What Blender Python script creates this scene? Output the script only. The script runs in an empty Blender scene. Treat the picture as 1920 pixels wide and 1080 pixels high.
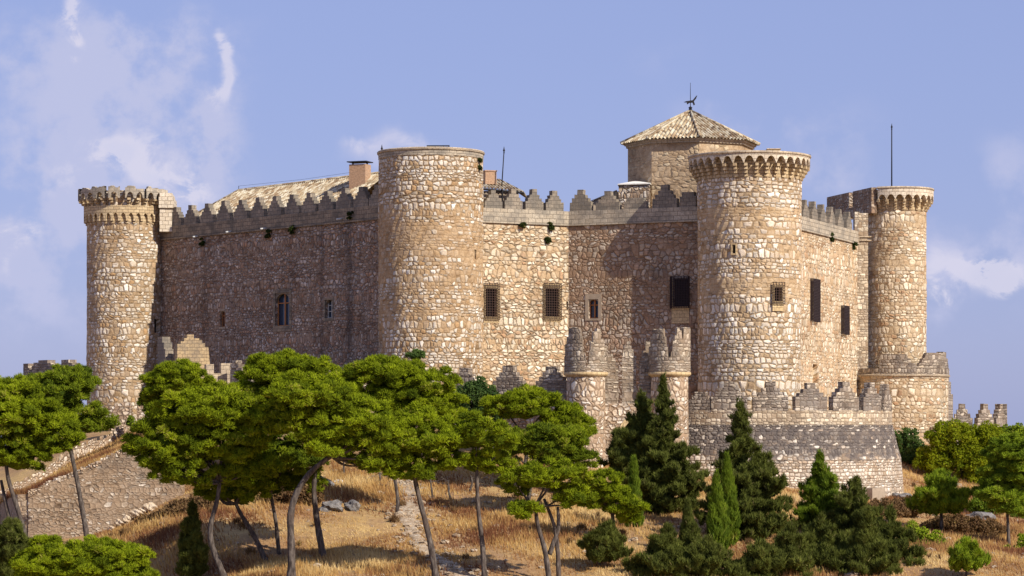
import bpy, math, random
import numpy as np
R = math.radians
rng = np.random.default_rng(7)
random.seed(7)
sc = bpy.context.scene
# ------------------------------------------------------------------ camera, sky, sun, exposure
F = 5000.0; HX, HY = 960.0, 800.0            # focal length and horizon of the photograph in its own pixels
def W(px, Y): return (px - HX) / F * Y
def Z(y, Y): return (HY - y) / F * Y
def pt(px, y, Y): return np.array([W(px, Y), Y, Z(y, Y)])
cam = bpy.data.cameras.new('camera'); co = bpy.data.objects.new('camera', cam)
sc.collection.objects.link(co); sc.camera = co
co.location = (0, 0, 0); co.rotation_euler = (R(90), 0, 0)
cam.sensor_width = 36; cam.lens = F / 1920 * 36; cam.shift_y = (HY - 540) / 1920
cam.clip_start = 1; cam.clip_end = 20000
SUN_AZ, SUN_EL = 47.0, 36.0                   # degrees to the right behind the camera, above the horizon
world = bpy.data.worlds.new('World'); sc.world = world; world.use_nodes = True
sun = bpy.data.lights.new('sun', 'SUN'); so = bpy.data.objects.new('sun', sun); sc.collection.objects.link(so)
sun.energy = 5.0; sun.angle = R(0.5); sun.color = (1.0, 0.92, 0.79)
so.rotation_euler = (R(90 - SUN_EL), 0, R(SUN_AZ))
sc.view_settings.view_transform = 'Standard'; sc.view_settings.look = 'None'
sc.view_settings.exposure = 0.22; sc.view_settings.gamma = 1
sc.cycles.max_bounces = 6; sc.cycles.diffuse_bounces = 3; sc.cycles.transparent_max_bounces = 4

class NT:
    def __init__(s, tree): s.t = tree; s.t.nodes.clear()
    def n(s, typ, **kw):
        nd = s.t.nodes.new(typ)
        for k, v in kw.items(): setattr(nd, k, v)
        return nd
    def put(s, sock, v):
        if isinstance(v, bpy.types.NodeSocket): s.t.links.new(v, sock)
        elif v is not None:
            if sock.type == 'RGBA' and len(v) == 3: v = (*v, 1)
            sock.default_value = v
    def m(s, op, a, b=None, c=None, clamp=False):
        nd = s.n('ShaderNodeMath', operation=op, use_clamp=clamp)
        s.put(nd.inputs[0], a); s.put(nd.inputs[1], b); s.put(nd.inputs[2], c)
        return nd.outputs[0]
    def v(s, op, a, b=None):
        nd = s.n('ShaderNodeVectorMath', operation=op); s.put(nd.inputs[0], a); s.put(nd.inputs[1], b)
        return nd.outputs['Value'] if op in ('LENGTH', 'DOT_PRODUCT', 'DISTANCE') else nd.outputs[0]
    def xyz(s, x, y, z=0.0):
        nd = s.n('ShaderNodeCombineXYZ'); s.put(nd.inputs[0], x); s.put(nd.inputs[1], y); s.put(nd.inputs[2], z); return nd.outputs[0]
    def sep(s, a):
        nd = s.n('ShaderNodeSeparateXYZ'); s.put(nd.inputs[0], a); return nd.outputs
    def rgb(s, a):
        nd = s.n('ShaderNodeSeparateColor'); s.put(nd.inputs[0], a); return nd.outputs
    def mix(s, f, a, b, mode='MIX'):
        nd = s.n('ShaderNodeMix', data_type='RGBA', blend_type=mode)
        s.put(nd.inputs[0], f); s.put(nd.inputs[6], a); s.put(nd.inputs[7], b); return nd.outputs[2]
    def mr(s, a, f0, f1, t0=0.0, t1=1.0, smooth=True):
        nd = s.n('ShaderNodeMapRange', interpolation_type='SMOOTHSTEP' if smooth else 'LINEAR')
        s.put(nd.inputs[0], a)
        for i, x in enumerate((f0, f1, t0, t1)): s.put(nd.inputs[i + 1], x)
        return nd.outputs[0]
    def noise(s, vec, scale, detail=3, rough=.55, dim='3D', dist=0.0, col=False):
        nd = s.n('ShaderNodeTexNoise', noise_dimensions=dim); s.put(nd.inputs['Vector'], vec)
        s.put(nd.inputs['Scale'], scale); s.put(nd.inputs['Detail'], float(detail)); s.put(nd.inputs['Roughness'], rough)
        s.put(nd.inputs['Distortion'], dist)
        return nd.outputs['Color' if col else 0]
    def ramp(s, f, stops, interp='LINEAR'):
        nd = s.n('ShaderNodeValToRGB'); s.put(nd.inputs[0], f); cr = nd.color_ramp; cr.interpolation = interp
        while len(cr.elements) < len(stops): cr.elements.new(.5)
        for e, (p, c) in zip(cr.elements, stops): e.position = p; e.color = (*c, 1)
        return nd.outputs[0]

def build_world():
    g = NT(world.node_tree)
    sky = g.n('ShaderNodeTexSky', sky_type='NISHITA'); sky.sun_disc = False
    sky.sun_elevation = R(SUN_EL); sky.sun_rotation = R(180 - SUN_AZ); sky.air_density = 1.0; sky.dust_density = 0.6; sky.ozone_density = 3.0
    col = g.mix(1.0, sky.outputs[0], SKY_TINT, 'MULTIPLY')
    col = g.mix(.74, col, SKY_HAZE)
    geo = g.n('ShaderNodeNewGeometry')
    d = g.v('SCALE', geo.outputs['Incoming'], None); d.node.inputs[3].default_value = -1.0
    x, y, z = g.sep(d)[:3]
    yy = g.m('MAXIMUM', y, .05)
    U = g.m('DIVIDE', x, yy); V = g.m('DIVIDE', z, yy)     # position in the part of the sky behind the castle
    P = g.xyz(U, V, 0.0)
    warp = g.noise(P, 26, 3, .6, col=True)
    Pw = g.v('ADD', P, g.v('MULTIPLY', g.v('SUBTRACT', warp, (.5, .5, .5)), (.03, .03, 0)))
    def blobs(lst):
        tot = None
        for px, py, rx, ry, a, rot in lst:
            q = g.v('SUBTRACT', Pw, ((px - HX) / F, (HY - py) / F, 0))
            sx, sy, _ = g.sep(q)[:3]
            c, s_ = math.cos(R(rot)), math.sin(R(rot))
            u2 = g.m('DIVIDE', g.m('ADD', g.m('MULTIPLY', sx, c), g.m('MULTIPLY', sy, s_)), rx / F)
            v2 = g.m('DIVIDE', g.m('SUBTRACT', g.m('MULTIPLY', sy, c), g.m('MULTIPLY', sx, s_)), ry / F)
            e = g.m('EXPONENT', g.m('MULTIPLY', g.m('ADD', g.m('POWER', u2, 2.0), g.m('POWER', v2, 2.0)), -1.0))
            e = g.m('MULTIPLY', e, a)
            tot = e if tot is None else g.m('ADD', tot, e)
        return tot
    soft = blobs([(200, 120, 300, 160, .3, 0), (220, 420, 260, 150, .5, 0), (1800, 520, 200, 120, .5, 0), (260, 60, 170, 90, .75, 0), (300, 200, 130, 110, .5, 0), (120, 300, 190, 110, .8, 0), (270, 330, 130, 90, .9, 0), (60, 500, 170, 130, .9, 0), (400, 250, 60, 120, .7, 0),
                  (740, 275, 95, 40, .75, 0), (1390, 230, 130, 60, .5, 0), (1560, 260, 130, 80, .5, 0), (1850, 480, 110, 70, .8, 0), (1750, 560, 45, 50, .7, 0), (1550, 360, 90, 40, .6, 0), (30, 90, 90, 80, .35, 0),
                  (1900, 330, 60, 60, .45, 0), (1200, 100, 260, 60, .22, 0), (2300, 300, 300, 200, .8, 0), (-400, 200, 300, 200, .9, 0)])
    hard = blobs([(215, 285, 60, 34, .9, 0), (120, 330, 60, 30, .6, 0), (330, 330, 60, 50, .8, 0), (1800, 480, 50, 40, .7, 0), (1880, 500, 60, 34, .9, 0), (1750, 540, 34, 46, .8, 0), (690, 262, 40, 22, .6, 0), (780, 262, 44, 24, .6, 0), (135, 15, 26, 30, 1.0, 20), (160, 45, 22, 9, .9, -35), (412, 90, 14, 34, 1.0, 15), (424, 150, 15, 40, .9, 0), (405, 200, 18, 45, .8, 0), (250, 300, 70, 30, .7, -25),
                  (350, 355, 55, 28, .75, 0), (30, 420, 55, 28, .8, -20), (1840, 505, 60, 26, .95, -25), (1765, 575, 30, 30, .8, 0), (1870, 535, 40, 20, .8, 20), (20, 470, 20, 50, .6, 0), (155, 88, 14, 9, .8, 0)])
    n1 = g.noise(P, 26, 8, .58); n2 = g.noise(P, 60, 9, .66, dist=.4)
    a1 = g.mr(g.m('MULTIPLY', soft, g.mr(n1, .36, .66, .1, 1.3)), .07, 1.0, 0.0, .9)
    a2 = g.mr(g.m('MULTIPLY', hard, g.mr(n2, .38, .62, .1, 1.4)), .08, 1.15, 0.0, .72)
    front = g.mr(y, .3, .6)
    c1 = g.mix(g.m('MULTIPLY', a1, front), col, CLOUD_SOFT)
    c2 = g.mix(g.m('MULTIPLY', a2, front), c1, CLOUD_HARD)
    bg = g.n('ShaderNodeBackground'); g.put(bg.inputs[0], c2); bg.inputs[1].default_value = SKY_STR
    out = g.n('ShaderNodeOutputWorld'); g.t.links.new(bg.outputs[0], out.inputs[0])
SKY_STR = 0.1
SKY_TINT = (1.05, 0.90, 1.16)
SKY_HAZE = (2.72, 3.38, 5.95)      # summer haze evens the sky out
CLOUD_SOFT = (4.5, 4.75, 6.7)
CLOUD_HARD = (6.3, 6.1, 7.3)
build_world()

class Wall:
    """a straight wall between two plan points; u runs in metres from the first"""
    def __init__(s, p0, p1):
        s.p0 = np.array(p0, float); s.p1 = np.array(p1, float); s.L = np.linalg.norm(s.p1 - s.p0)
        s.d = (s.p1 - s.p0) / s.L; s.n = np.array([s.d[1], -s.d[0]])
    def P(s, u, z, inn=0.0):
        q = s.p0 + s.d * u - s.n * inn; return (q[0], q[1], z)
    def u(s, px):
        k = (px - HX) / F; return (k * s.p0[1] - s.p0[0]) / (s.d[0] - k * s.d[1])
    def Y(s, px): return s.p0[1] + s.d[1] * s.u(px)
    def hole(s, x0, x1, y0, y1):
        Y = s.Y((x0 + x1) / 2); return (s.u(x0), s.u(x1), Z(y1, Y), Z(y0, Y))
    def frame(s, u): return s.p0 + s.d * u, s.d, s.n
class Cyl:
    """a round tower; u = angle (from the camera side, to the right) times radius"""
    def __init__(s, px, Y, r, r1=None, z0=0, z1=1):
        s.c = np.array([W(px, Y), Y]); s.r = r; s.r1 = r if r1 is None else r1; s.z0 = z0; s.z1 = z1
    def rad(s, z): return s.r1 + (s.r - s.r1) * min(1, max(0, (z - s.z0) / (s.z1 - s.z0)))
    def P(s, u, z, inn=0.0):
        a = u / s.r; r = s.rad(z) - inn + .045 * math.sin(a * 19 + z * 2.3) * math.sin(z * 1.7 + a * 7) + .035 * math.sin(a * 41 + z * 5.1); return (s.c[0] + r * math.sin(a), s.c[1] - r * math.cos(a), z)
    def u(s, px):
        # angle at which the silhouette pixel falls on the front half
        lo, hi = -1.5, 1.5
        for _ in range(40):
            mdl = (lo + hi) / 2; x, y = s.c[0] + s.r * math.sin(mdl), s.c[1] - s.r * math.cos(mdl)
            if x / y * F + HX < px: lo = mdl
            else: hi = mdl
        return lo * s.r
    def Y(s, px): return s.c[1] - s.r * math.cos(s.u(px) / s.r)
    def hole(s, x0, x1, y0, y1):
        Y = s.Y((x0 + x1) / 2); return (s.u(x0), s.u(x1), Z(y1, Y), Z(y0, Y))
    def frame(s, u):
        a = u / s.r; n = np.array([math.sin(a), -math.cos(a)]); return s.c + n * s.r, np.array([math.cos(a), math.sin(a)]), n

# ------------------------------------------------------------------ the castle: plan
ZM = 20.9                       # foot of the merlons on the curtain walls
ZL = ZM - 1.38                  # foot of their parapet
A = Cyl(235, 280.5, 4.0); B = Cyl(808, 250, 4.9); E = Cyl(1405, 248, 4.83); G = Cyl(1679, 290, 3.32)
AB = Wall((W(296, 279.9), 279.9), (W(716, 251), 251))
CW = Wall((W(896, 249.8), 249.8), (W(1066, 254.3), 254.3))
DW = Wall((W(1066, 254.3), 254.3), (W(1335, 248.0), 248.0))
CW.zm = DW.zm = 20.52
FW = Wall((E.c[0] + .6, E.c[1] + 2), (W(1617, 287.5), 287.5))

# ------------------------------------------------------------------ materials
def new_mat(name):
    m = bpy.data.materials.new(name); m.use_nodes = True; return m, NT(m.node_tree)
def finish(g, col, rough=.9, height=None, bump=.05, strength=1.0, spec=.2, sub=None):
    p = g.n('ShaderNodeBsdfPrincipled'); g.put(p.inputs['Base Color'], col); g.put(p.inputs['Roughness'], rough)
    p.inputs['Specular IOR Level'].default_value = spec
    if height is not None:
        b = g.n('ShaderNodeBump'); b.inputs['Distance'].default_value = bump; b.inputs['Strength'].default_value = strength
        g.put(b.inputs['Height'], height); g.t.links.new(b.outputs[0], p.inputs['Normal'])
    o = g.n('ShaderNodeOutputMaterial'); g.t.links.new(p.outputs[0], o.inputs[0]); return p
def stone(name, w, h, pal, mortar, cover=.5, rnd=.7, bump=.07, stain=.3, stain_col=(.10, .085, .075), edge=(.035, .13),
          band=None, streak=0.0, dark_gap=0.0, val=(.7, 1.2), lichen=None, vst=()):
    """coursed rubble: pal = colour ramp of the stones, cover = how much render hides them"""
    m, g = new_mat(name)
    uv = g.n('ShaderNodeUVMap').outputs[0]
    wv = g.v('SUBTRACT', g.noise(uv, .9, 3, .6, col=True), (.5, .5, .5))
    uvw = g.v('ADD', uv, g.v('MULTIPLY', wv, (.5 * w, .65 * h, 0)))
    x, y, _ = g.sep(uvw)[:3]
    yr = g.m('DIVIDE', y, h); yr = g.m('ADD', yr, g.m('ADD', g.m('MULTIPLY', g.m('SINE', g.m('MULTIPLY', yr, 1.13)), .34), g.m('MULTIPLY', g.m('SINE', g.m('MULTIPLY', yr, .41)), .6))); row = g.m('FLOOR', yr)
    hs = g.m('FRACT', g.m('MULTIPLY', g.m('SINE', g.m('MULTIPLY', row, 12.9898)), 437.585))
    hs2 = g.m('FRACT', g.m('MULTIPLY', g.m('SINE', g.m('MULTIPLY', row, 78.233)), 143.585))
    ws = g.m('MULTIPLY', g.m('ADD', g.m('MULTIPLY', hs2, .7), .68), w)
    q = g.xyz(g.m('ADD', g.m('DIVIDE', x, ws), g.m('MULTIPLY', hs, 7.0)), yr, 0.0)
    va = g.n('ShaderNodeTexVoronoi', voronoi_dimensions='2D', feature='F1'); g.put(va.inputs['Vector'], q); va.inputs['Scale'].default_value = 1; va.inputs['Randomness'].default_value = rnd
    ve = g.n('ShaderNodeTexVoronoi', voronoi_dimensions='2D', feature='DISTANCE_TO_EDGE'); g.put(ve.inputs['Vector'], q); ve.inputs['Scale'].default_value = 1; ve.inputs['Randomness'].default_value = rnd
    r, gg, b = g.rgb(va.outputs['Color'])[:3]
    fine = g.noise(uv, 6.5, 5, .7); med = g.noise(uv, 1.6, 3, .6)
    ed = g.m('ADD', ve.outputs['Distance'], g.m('MULTIPLY', g.m('SUBTRACT', fine, .5), .10))
    ed = g.m('SUBTRACT', ed, g.m('MULTIPLY', g.mr(va.outputs['Distance'], .35, .8), .06))
    smask = g.mr(ed, edge[0], edge[1])
    sc_ = g.ramp(r, pal)
    sc_ = g.mix(1.0, sc_, g.xyz(*[g.mr(gg, 0, 1, val[0], val[1], False)] * 3), 'MULTIPLY')
    sc_ = g.mix(1.0, sc_, g.xyz(*[g.mr(fine, .28, .72, .62, 1.25, False)] * 3), 'MULTIPLY')
    # render that hides stones in horizontal swathes
    bn = g.mr(g.noise(g.v('MULTIPLY', uv, (.13, .36, 1)), 1.0, 4, .62), .3, .7, .22, .78, False)
    if band is not None:
        zz = g.sep(uv)[1]; extra = None
        for z0, z1, a in band:
            e = g.m('MULTIPLY', g.m('MULTIPLY', g.mr(zz, z0 - .3, z0 + .3), g.mr(zz, z1 - .3, z1 + .3, 1, 0)), a)
            extra = e if extra is None else g.m('ADD', extra, e)
        bn = g.m('ADD', bn, extra)
    cv = g.m('ADD', bn, g.m('MULTIPLY', g.m('SUBTRACT', b, .5), .55))
    cvm = g.mr(cv, 1.02 - cover, 1.18 - cover)
    smask2 = g.m('MULTIPLY', smask, g.mr(cvm, 0, 1, 1, .12, False))
    mcol = g.mix(g.mr(med, .3, .7), mortar, tuple(c * k for c, k in zip(mortar, (.72, .66, .6))))
    mcol = g.mix(1.0, mcol, g.xyz(*[g.mr(fine, .25, .75, .8, 1.18, False)] * 3), 'MULTIPLY')
    col = g.mix(smask2, mcol, sc_)
    if dark_gap:
        gap = g.m('MULTIPLY', g.mr(ed, .0, edge[0] + .03, 1, 0), g.mr(g.noise(uv, 1.1, 2, .5), .42, .58))
        col = g.mix(g.m('MULTIPLY', gap, dark_gap), col, (.035, .026, .022))
    col = g.mix(1.0, col, g.ramp(g.noise(uv, .28, 5, .65), [(.3, (.66, .59, .53)), (.43, (.92, .87, .80)), (.55, (1, .97, .93)), (.7, (1.12, 1.14, 1.15))]), 'MULTIPLY')
    crev = g.m('MULTIPLY', g.mr(ed, -.02, edge[0] + .025, 1, 0), g.mr(cvm, 0, 1, 1, .2, False))  # dark mortar joints, with joint shadows painted into the colour
    col = g.mix(g.m('MULTIPLY', crev, .6), col, tuple(c * .34 for c in mortar))
    st = g.noise(g.v('MULTIPLY', uv, (.35, .22, 1)), 1.0, 5, .62)
    col = g.mix(g.mr(st, .52, .72, 0, stain), col, stain_col)
    if streak:
        sk = g.noise(g.v('MULTIPLY', uv, (.9, .06, 1)), 1.0, 4, .6)
        col = g.mix(g.mr(sk, .54, .72, 0, streak), col, stain_col)
    for us_, hw_, am_ in vst:      # water stains that run down from the parapet
        ux = g.m('ABSOLUTE', g.m('SUBTRACT', g.m('ADD', g.sep(uv)[0], g.m('MULTIPLY', g.m('SUBTRACT', med, .5), .5)), us_))
        col = g.mix(g.m('MULTIPLY', g.m('MULTIPLY', g.mr(ux, hw_ * .1, hw_ * 2.0, 1, 0), am_), g.mr(g.noise(g.v('MULTIPLY', uv, (1.5, .25, 1)), 1.0, 4, .65), .3, .6, .25, 1)), col, (.065, .052, .048))
    if lichen:
        lz, la, lc = lichen
        zz = g.sep(uv)[1]; ln = g.noise(g.v('MULTIPLY', uv, (.6, 1.4, 1)), 1.0, 6, .74)
        lf = g.mr(g.m('ADD', zz, g.m('MULTIPLY', g.m('SUBTRACT', ln, .5), 6.0)), lz - .4, lz + .5, 0, la)
        lf = g.m('MULTIPLY', g.m('MULTIPLY', lf, g.mr(g.noise(uv, 1.1, 4, .7), .3, .6, .62, 1)), g.mr(r, .84, .90, 1, .35))
        col = g.mix(lf, col, lc)
    hs_ = g.n('ShaderNodeHueSaturation'); hs_.inputs['Saturation'].default_value = .97; hs_.inputs['Value'].default_value = 1.03; g.put(hs_.inputs['Color'], col); col = hs_.outputs[0]
    hgt = g.m('ADD', g.m('MULTIPLY', g.mr(ed, .0, .30), g.mr(cvm, 0, 1, 1, .25, False)), g.m('MULTIPLY', fine, .35))
    hgt = g.m('ADD', hgt, g.m('MULTIPLY', g.m('MULTIPLY', b, smask), .3))
    finish(g, col, .92, hgt, bump)
    return m
def ashlar(name, w, h, c1, c2, mort, grey=.6, grey_col=(.12, .11, .105), gz=None, bump=.03, msz=.02, thr=.5, spots=.0):
    m, g = new_mat(name)
    uv = g.n('ShaderNodeUVMap').outputs[0]
    uw = g.v('ADD', uv, g.v('MULTIPLY', g.v('SUBTRACT', g.noise(uv, 1.3, 3, .6, col=True), (.5, .5, .5)), (.08, .08, 0)))
    b = g.n('ShaderNodeTexBrick'); g.put(b.inputs['Vector'], uw); b.inputs['Scale'].default_value = 1
    b.inputs['Brick Width'].default_value = w; b.inputs['Row Height'].default_value = h; b.inputs['Mortar Size'].default_value = msz; b.inputs['Mortar Smooth'].default_value = .3
    b.inputs['Bias'].default_value = 0
    g.put(b.inputs['Color1'], c1); g.put(b.inputs['Color2'], c2); g.put(b.inputs['Mortar'], mort)
    fine = g.noise(uv, 6, 4, .7); big = g.noise(uv, .55, 6, .68)
    col = g.mix(1.0, b.outputs[0], g.xyz(*[g.mr(fine, .25, .75, .62, 1.3, False)] * 3), 'MULTIPLY')
    gf = big
    if gz is not None:
        zz = g.sep(uv)[1]; gf = g.m('ADD', big, g.mr(zz, gz[0], gz[1], -.16, .22, False))
    col = g.mix(g.mr(gf, thr - .08, thr + .12, 0, grey), col, grey_col)
    col = g.mix(g.mr(g.noise(uv, 2.6, 4, .7), .60, .72, 0, .55), col, tuple(min(1, c * 1.35) for c in c1))
    if spots:
        sp = g.noise(g.v('MULTIPLY', uv, (1.6, 3.2, 1)), 1.0, 3, .6)
        col = g.mix(g.mr(sp, .63, .68, 0, spots), col, (.52, .43, .33))
    hg = g.m('ADD', g.m('MULTIPLY', b.outputs[1], -.8), g.m('MULTIPLY', fine, .7))
    finish(g, col, .92, hg, bump); return m
def plain(name, c, rough=.7, var=.15, scale=3, metal=0, bump=0.0):
    m, g = new_mat(name); o = g.n('ShaderNodeTexCoord').outputs['Object']
    n = g.noise(o, scale, 4, .6)
    col = g.mix(1.0, c, g.xyz(*[g.mr(n, .25, .75, 1 - var, 1 + var, False)] * 3), 'MULTIPLY')
    p = finish(g, col, rough, n if bump else None, bump); p.inputs['Metallic'].default_value = metal; return m

PAL_WARM = [(0, (.32, .22, .12)), (.12, (.50, .32, .16)), (.3, (.51, .43, .33)), (.6, (.62, .55, .46)), (.82, (.70, .65, .57)), (1, (.84, .80, .73))]
PAL_E = [(0, (.40, .28, .17)), (.15, (.54, .40, .25)), (.35, (.60, .51, .41)), (.65, (.70, .63, .53)), (1, (.84, .79, .71))]
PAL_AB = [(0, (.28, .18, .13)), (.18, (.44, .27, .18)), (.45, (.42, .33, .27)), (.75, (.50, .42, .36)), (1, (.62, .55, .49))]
PAL_C = [(0, (.40, .26, .16)), (.12, (.56, .36, .21)), (.3, (.60, .50, .37)), (.7, (.72, .62, .47)), (1, (.86, .79, .66))]
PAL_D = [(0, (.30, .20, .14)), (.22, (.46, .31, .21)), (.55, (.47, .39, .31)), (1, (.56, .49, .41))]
PAL_GATE = [(0, (.46, .33, .22)), (.4, (.60, .49, .37)), (1, (.80, .74, .66))]
M = {}
M['towerA'] = stone('stone_tower_far', .50, .40, PAL_WARM, (.46, .34, .21), .50, .6, stain=.3, val=(.8, 1.15))
M['towerB'] = stone('stone_tower_middle', .48, .38, PAL_WARM, (.49, .35, .205), .52, .58, band=[(14.0, 18.8, .18), (9, 19.8, .07), (4, 7.5, -.15), (20.4, 26, -.45)], stain=.2, streak=.2, val=(.8, 1.15))
M['towerE'] = stone('stone_tower_big', .58, .44, PAL_E, (.55, .41, .25), .46, .52, band=[(19.3, 20.2, .35), (17.0, 18.2, .12), (11.9, 13.6, .3), (20.2, 24, -.6), (8.8, 11.2, -.3), (-3, 8, -.28)], stain=.15)
M['towerG'] = stone('stone_tower_right', .52, .42, PAL_C, (.55, .43, .28), .50, .6, stain=.2)
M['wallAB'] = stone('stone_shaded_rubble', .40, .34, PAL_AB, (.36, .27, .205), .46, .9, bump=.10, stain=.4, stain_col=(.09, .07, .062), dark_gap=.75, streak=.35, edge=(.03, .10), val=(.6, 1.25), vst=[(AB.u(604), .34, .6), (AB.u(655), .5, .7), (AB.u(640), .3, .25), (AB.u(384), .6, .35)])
M['wallC'] = stone('stone_bright_rubble', .50, .40, PAL_C, (.60, .45, .28), .46, .85, bump=.09, dark_gap=.75, stain=.2)
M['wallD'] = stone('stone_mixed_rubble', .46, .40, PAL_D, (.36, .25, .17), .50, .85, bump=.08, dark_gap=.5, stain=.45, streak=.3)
M['wallF'] = stone('stone_side_rubble', .60, .42, PAL_C, (.62, .47, .30), .48, .8, bump=.06, dark_gap=.4, stain=.15)
M['oct'] = stone('stone_octagon', .6, .42, [(0, (.38, .27, .17)), (.5, (.52, .41, .27)), (1, (.66, .56, .40))], (.50, .38, .25), .72, .8, stain=.3)
M['bastion'] = stone('stone_bastion_parapet', .50, .36, [(0, (.36, .29, .22)), (.35, (.52, .43, .32)), (.7, (.64, .54, .40)), (1, (.80, .72, .58))], (.40, .31, .22), .42, .3, bump=.04, stain=.7, stain_col=(.20, .17, .15), edge=(.01, .06), streak=.5)
M['gate'] = stone('stone_gate', .46, .40, PAL_GATE, (.44, .32, .22), .42, .9, stain=.25)
M['outer'] = stone('stone_outer_rubble', .42, .32, PAL_GATE, (.36, .26, .18), .46, .85, stain=.3, dark_gap=.5)
M['retain'] = stone('stone_retaining', .38, .26, [(0, (.28, .20, .14)), (.5, (.40, .32, .24)), (1, (.56, .49, .41))], (.40, .30, .21), .66, .85, stain=.45, dark_gap=.3, bump=.05)
M['small'] = stone('stone_small_pale', .40, .30, [(0, (.52, .38, .27)), (.4, (.70, .60, .50)), (1, (.86, .80, .72))], (.44, .30, .20), .30, .5, stain=.12)
M['parapet'] = ashlar('ashlar_parapet', .75, .42, (.50, .43, .33), (.42, .35, .26), (.20, .16, .12), .7, (.19, .17, .145))
M['parapet_dark'] = ashlar('ashlar_parapet_dark', .75, .42, (.34, .27, .19), (.27, .21, .15), (.12, .09, .07), .75, (.11, .10, .085))  # same parapet ashlar in darker tones
M['merlon'] = ashlar('ashlar_merlon', .6, .36, (.36, .30, .23), (.29, .24, .18), (.16, .13, .11), .75, (.15, .135, .115), thr=.46)
PAL_G = [(0, (.20, .165, .14)), (.3, (.30, .255, .215)), (.6, (.38, .33, .275)), (.85, (.46, .40, .33)), (1, (.62, .54, .43))]
M['merlon_out'] = stone('stone_weathered_merlon', .50, .30, PAL_G, (.27, .22, .18), .40, .4, bump=.05, stain=.75, stain_col=(.13, .11, .10), edge=(.01, .06), streak=.4)
M['band'] = ashlar('ashlar_pale_band', .55, .42, (.58, .47, .33), (.48, .38, .26), (.24, .18, .13), .45, (.22, .18, .15))
M['glacis'] = stone('stone_dark_glacis', .42, .30, [(0, (.46, .35, .25)), (.4, (.62, .53, .43)), (1, (.80, .74, .65))], (.42, .32, .23), .36, .5, bump=.06, stain=.3, edge=(.02, .09), lichen=(-2.85, 1.0, (.115, .095, .085)))
M['gold'] = ashlar('ashlar_golden', .5, .34, (.66, .50, .28), (.56, .41, .22), (.36, .25, .14), .25, (.3, .24, .17), thr=.62)
M['corbel'] = ashlar('ashlar_corbel', .6, .3, (.60, .47, .29), (.48, .35, .20), (.2, .14, .09), .35, (.25, .18, .12), thr=.58)
M['turret'] = stone('stone_weathered_turret', .48, .32, [(0, (.24, .19, .15)), (.4, (.40, .33, .26)), (.8, (.50, .43, .34)), (1, (.68, .60, .48))], (.34, .27, .20), .45, .4, bump=.05, stain=.85, stain_col=(.13, .11, .095), edge=(.01, .06), streak=.7)
M['crown'] = ashlar('ashlar_pale_crown', .6, .42, (.70, .61, .48), (.60, .50, .37), (.26, .19, .13), .4, (.26, .21, .17), thr=.58)
M['old_gold'] = ashlar('ashlar_worn_golden', .5, .34, (.50, .37, .21), (.40, .29, .17), (.22, .16, .11), .65, (.2, .165, .13), thr=.5)
M['iron'] = plain('black_iron', (.018, .016, .017), .6)
M['cage'] = plain('dark_brown_iron', (.038, .026, .028), .8)
M['rust'] = plain('rusty_iron', (.05, .028, .022), .8)
M['wood'] = plain('brown_wood', (.40, .17, .06), .6)
M['white'] = plain('white_paint', (.55, .55, .52), .6)
M['plaster'] = plain('beige_plaster', (.36, .285, .21), .9, .2, 2, bump=.02)
M['white_cap'] = plain('white_mortar', (.80, .76, .68), .9, .12, 3, bump=.03)
M['dark'] = plain('unlit_interior', (.012, .010, .011), .9)
M['brick'] = ashlar('orange_brick', .28, .09, (.52, .31, .18), (.44, .25, .14), (.42, .34, .26), .1, bump=.01, msz=.012, thr=.7)
def mat_glass():
    m, g = new_mat('window_glass'); p = finish(g, (.03, .045, .075), .15, spec=.5); return m
M['glass'] = mat_glass()
def mat_tile():
    m, g = new_mat('roof_tiles'); uv = g.n('ShaderNodeUVMap').outputs[0]
    q = g.v('MULTIPLY', uv, (1 / .34, 1 / .42, 0))
    va = g.n('ShaderNodeTexVoronoi', voronoi_dimensions='2D'); g.put(va.inputs['Vector'], q); va.inputs['Scale'].default_value = 1; va.inputs['Randomness'].default_value = .25
    r = g.rgb(va.outputs['Color'])[0]
    col = g.ramp(r, [(0, (.16, .11, .07)), (.25, (.34, .23, .13)), (.5, (.44, .35, .22)), (.75, (.54, .46, .32)), (1, (.66, .60, .46))])
    n = g.noise(uv, .7, 5, .65); f = g.noise(uv, 7, 3, .6)
    col = g.mix(g.mr(n, .5, .7, 0, .6), col, (.27, .22, .15))
    col = g.mix(1.0, col, g.xyz(*[g.mr(f, .25, .75, .65, 1.25, False)] * 3), 'MULTIPLY')
    fr = g.m('FRACT', g.sep(q)[1])
    finish(g, col, .9, g.m('ADD', g.m('MULTIPLY', fr, -.6), f), .04); return m
M['tile'] = mat_tile()
def mat_foliage(name, dark, light, trans=.22, hue=(.42, .33, .10)):
    m, g = new_mat(name)
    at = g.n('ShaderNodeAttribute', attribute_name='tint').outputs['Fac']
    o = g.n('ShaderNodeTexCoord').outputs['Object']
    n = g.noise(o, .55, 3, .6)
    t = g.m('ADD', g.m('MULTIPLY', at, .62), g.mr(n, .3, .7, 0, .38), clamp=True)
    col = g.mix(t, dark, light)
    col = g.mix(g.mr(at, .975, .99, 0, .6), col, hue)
    d = g.n('ShaderNodeBsdfPrincipled'); g.put(d.inputs['Base Color'], col); d.inputs['Roughness'].default_value = .8; d.inputs['Specular IOR Level'].default_value = .06
    tr = g.n('ShaderNodeBsdfTranslucent'); g.put(tr.inputs[0], g.mix(1.0, col, (1.2, 1.25, .5), 'MULTIPLY'))
    mx = g.n('ShaderNodeMixShader'); mx.inputs[0].default_value = trans
    g.t.links.new(d.outputs[0], mx.inputs[1]); g.t.links.new(tr.outputs[0], mx.inputs[2])
    out = g.n('ShaderNodeOutputMaterial'); g.t.links.new(mx.outputs[0], out.inputs[0]); return m
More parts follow.
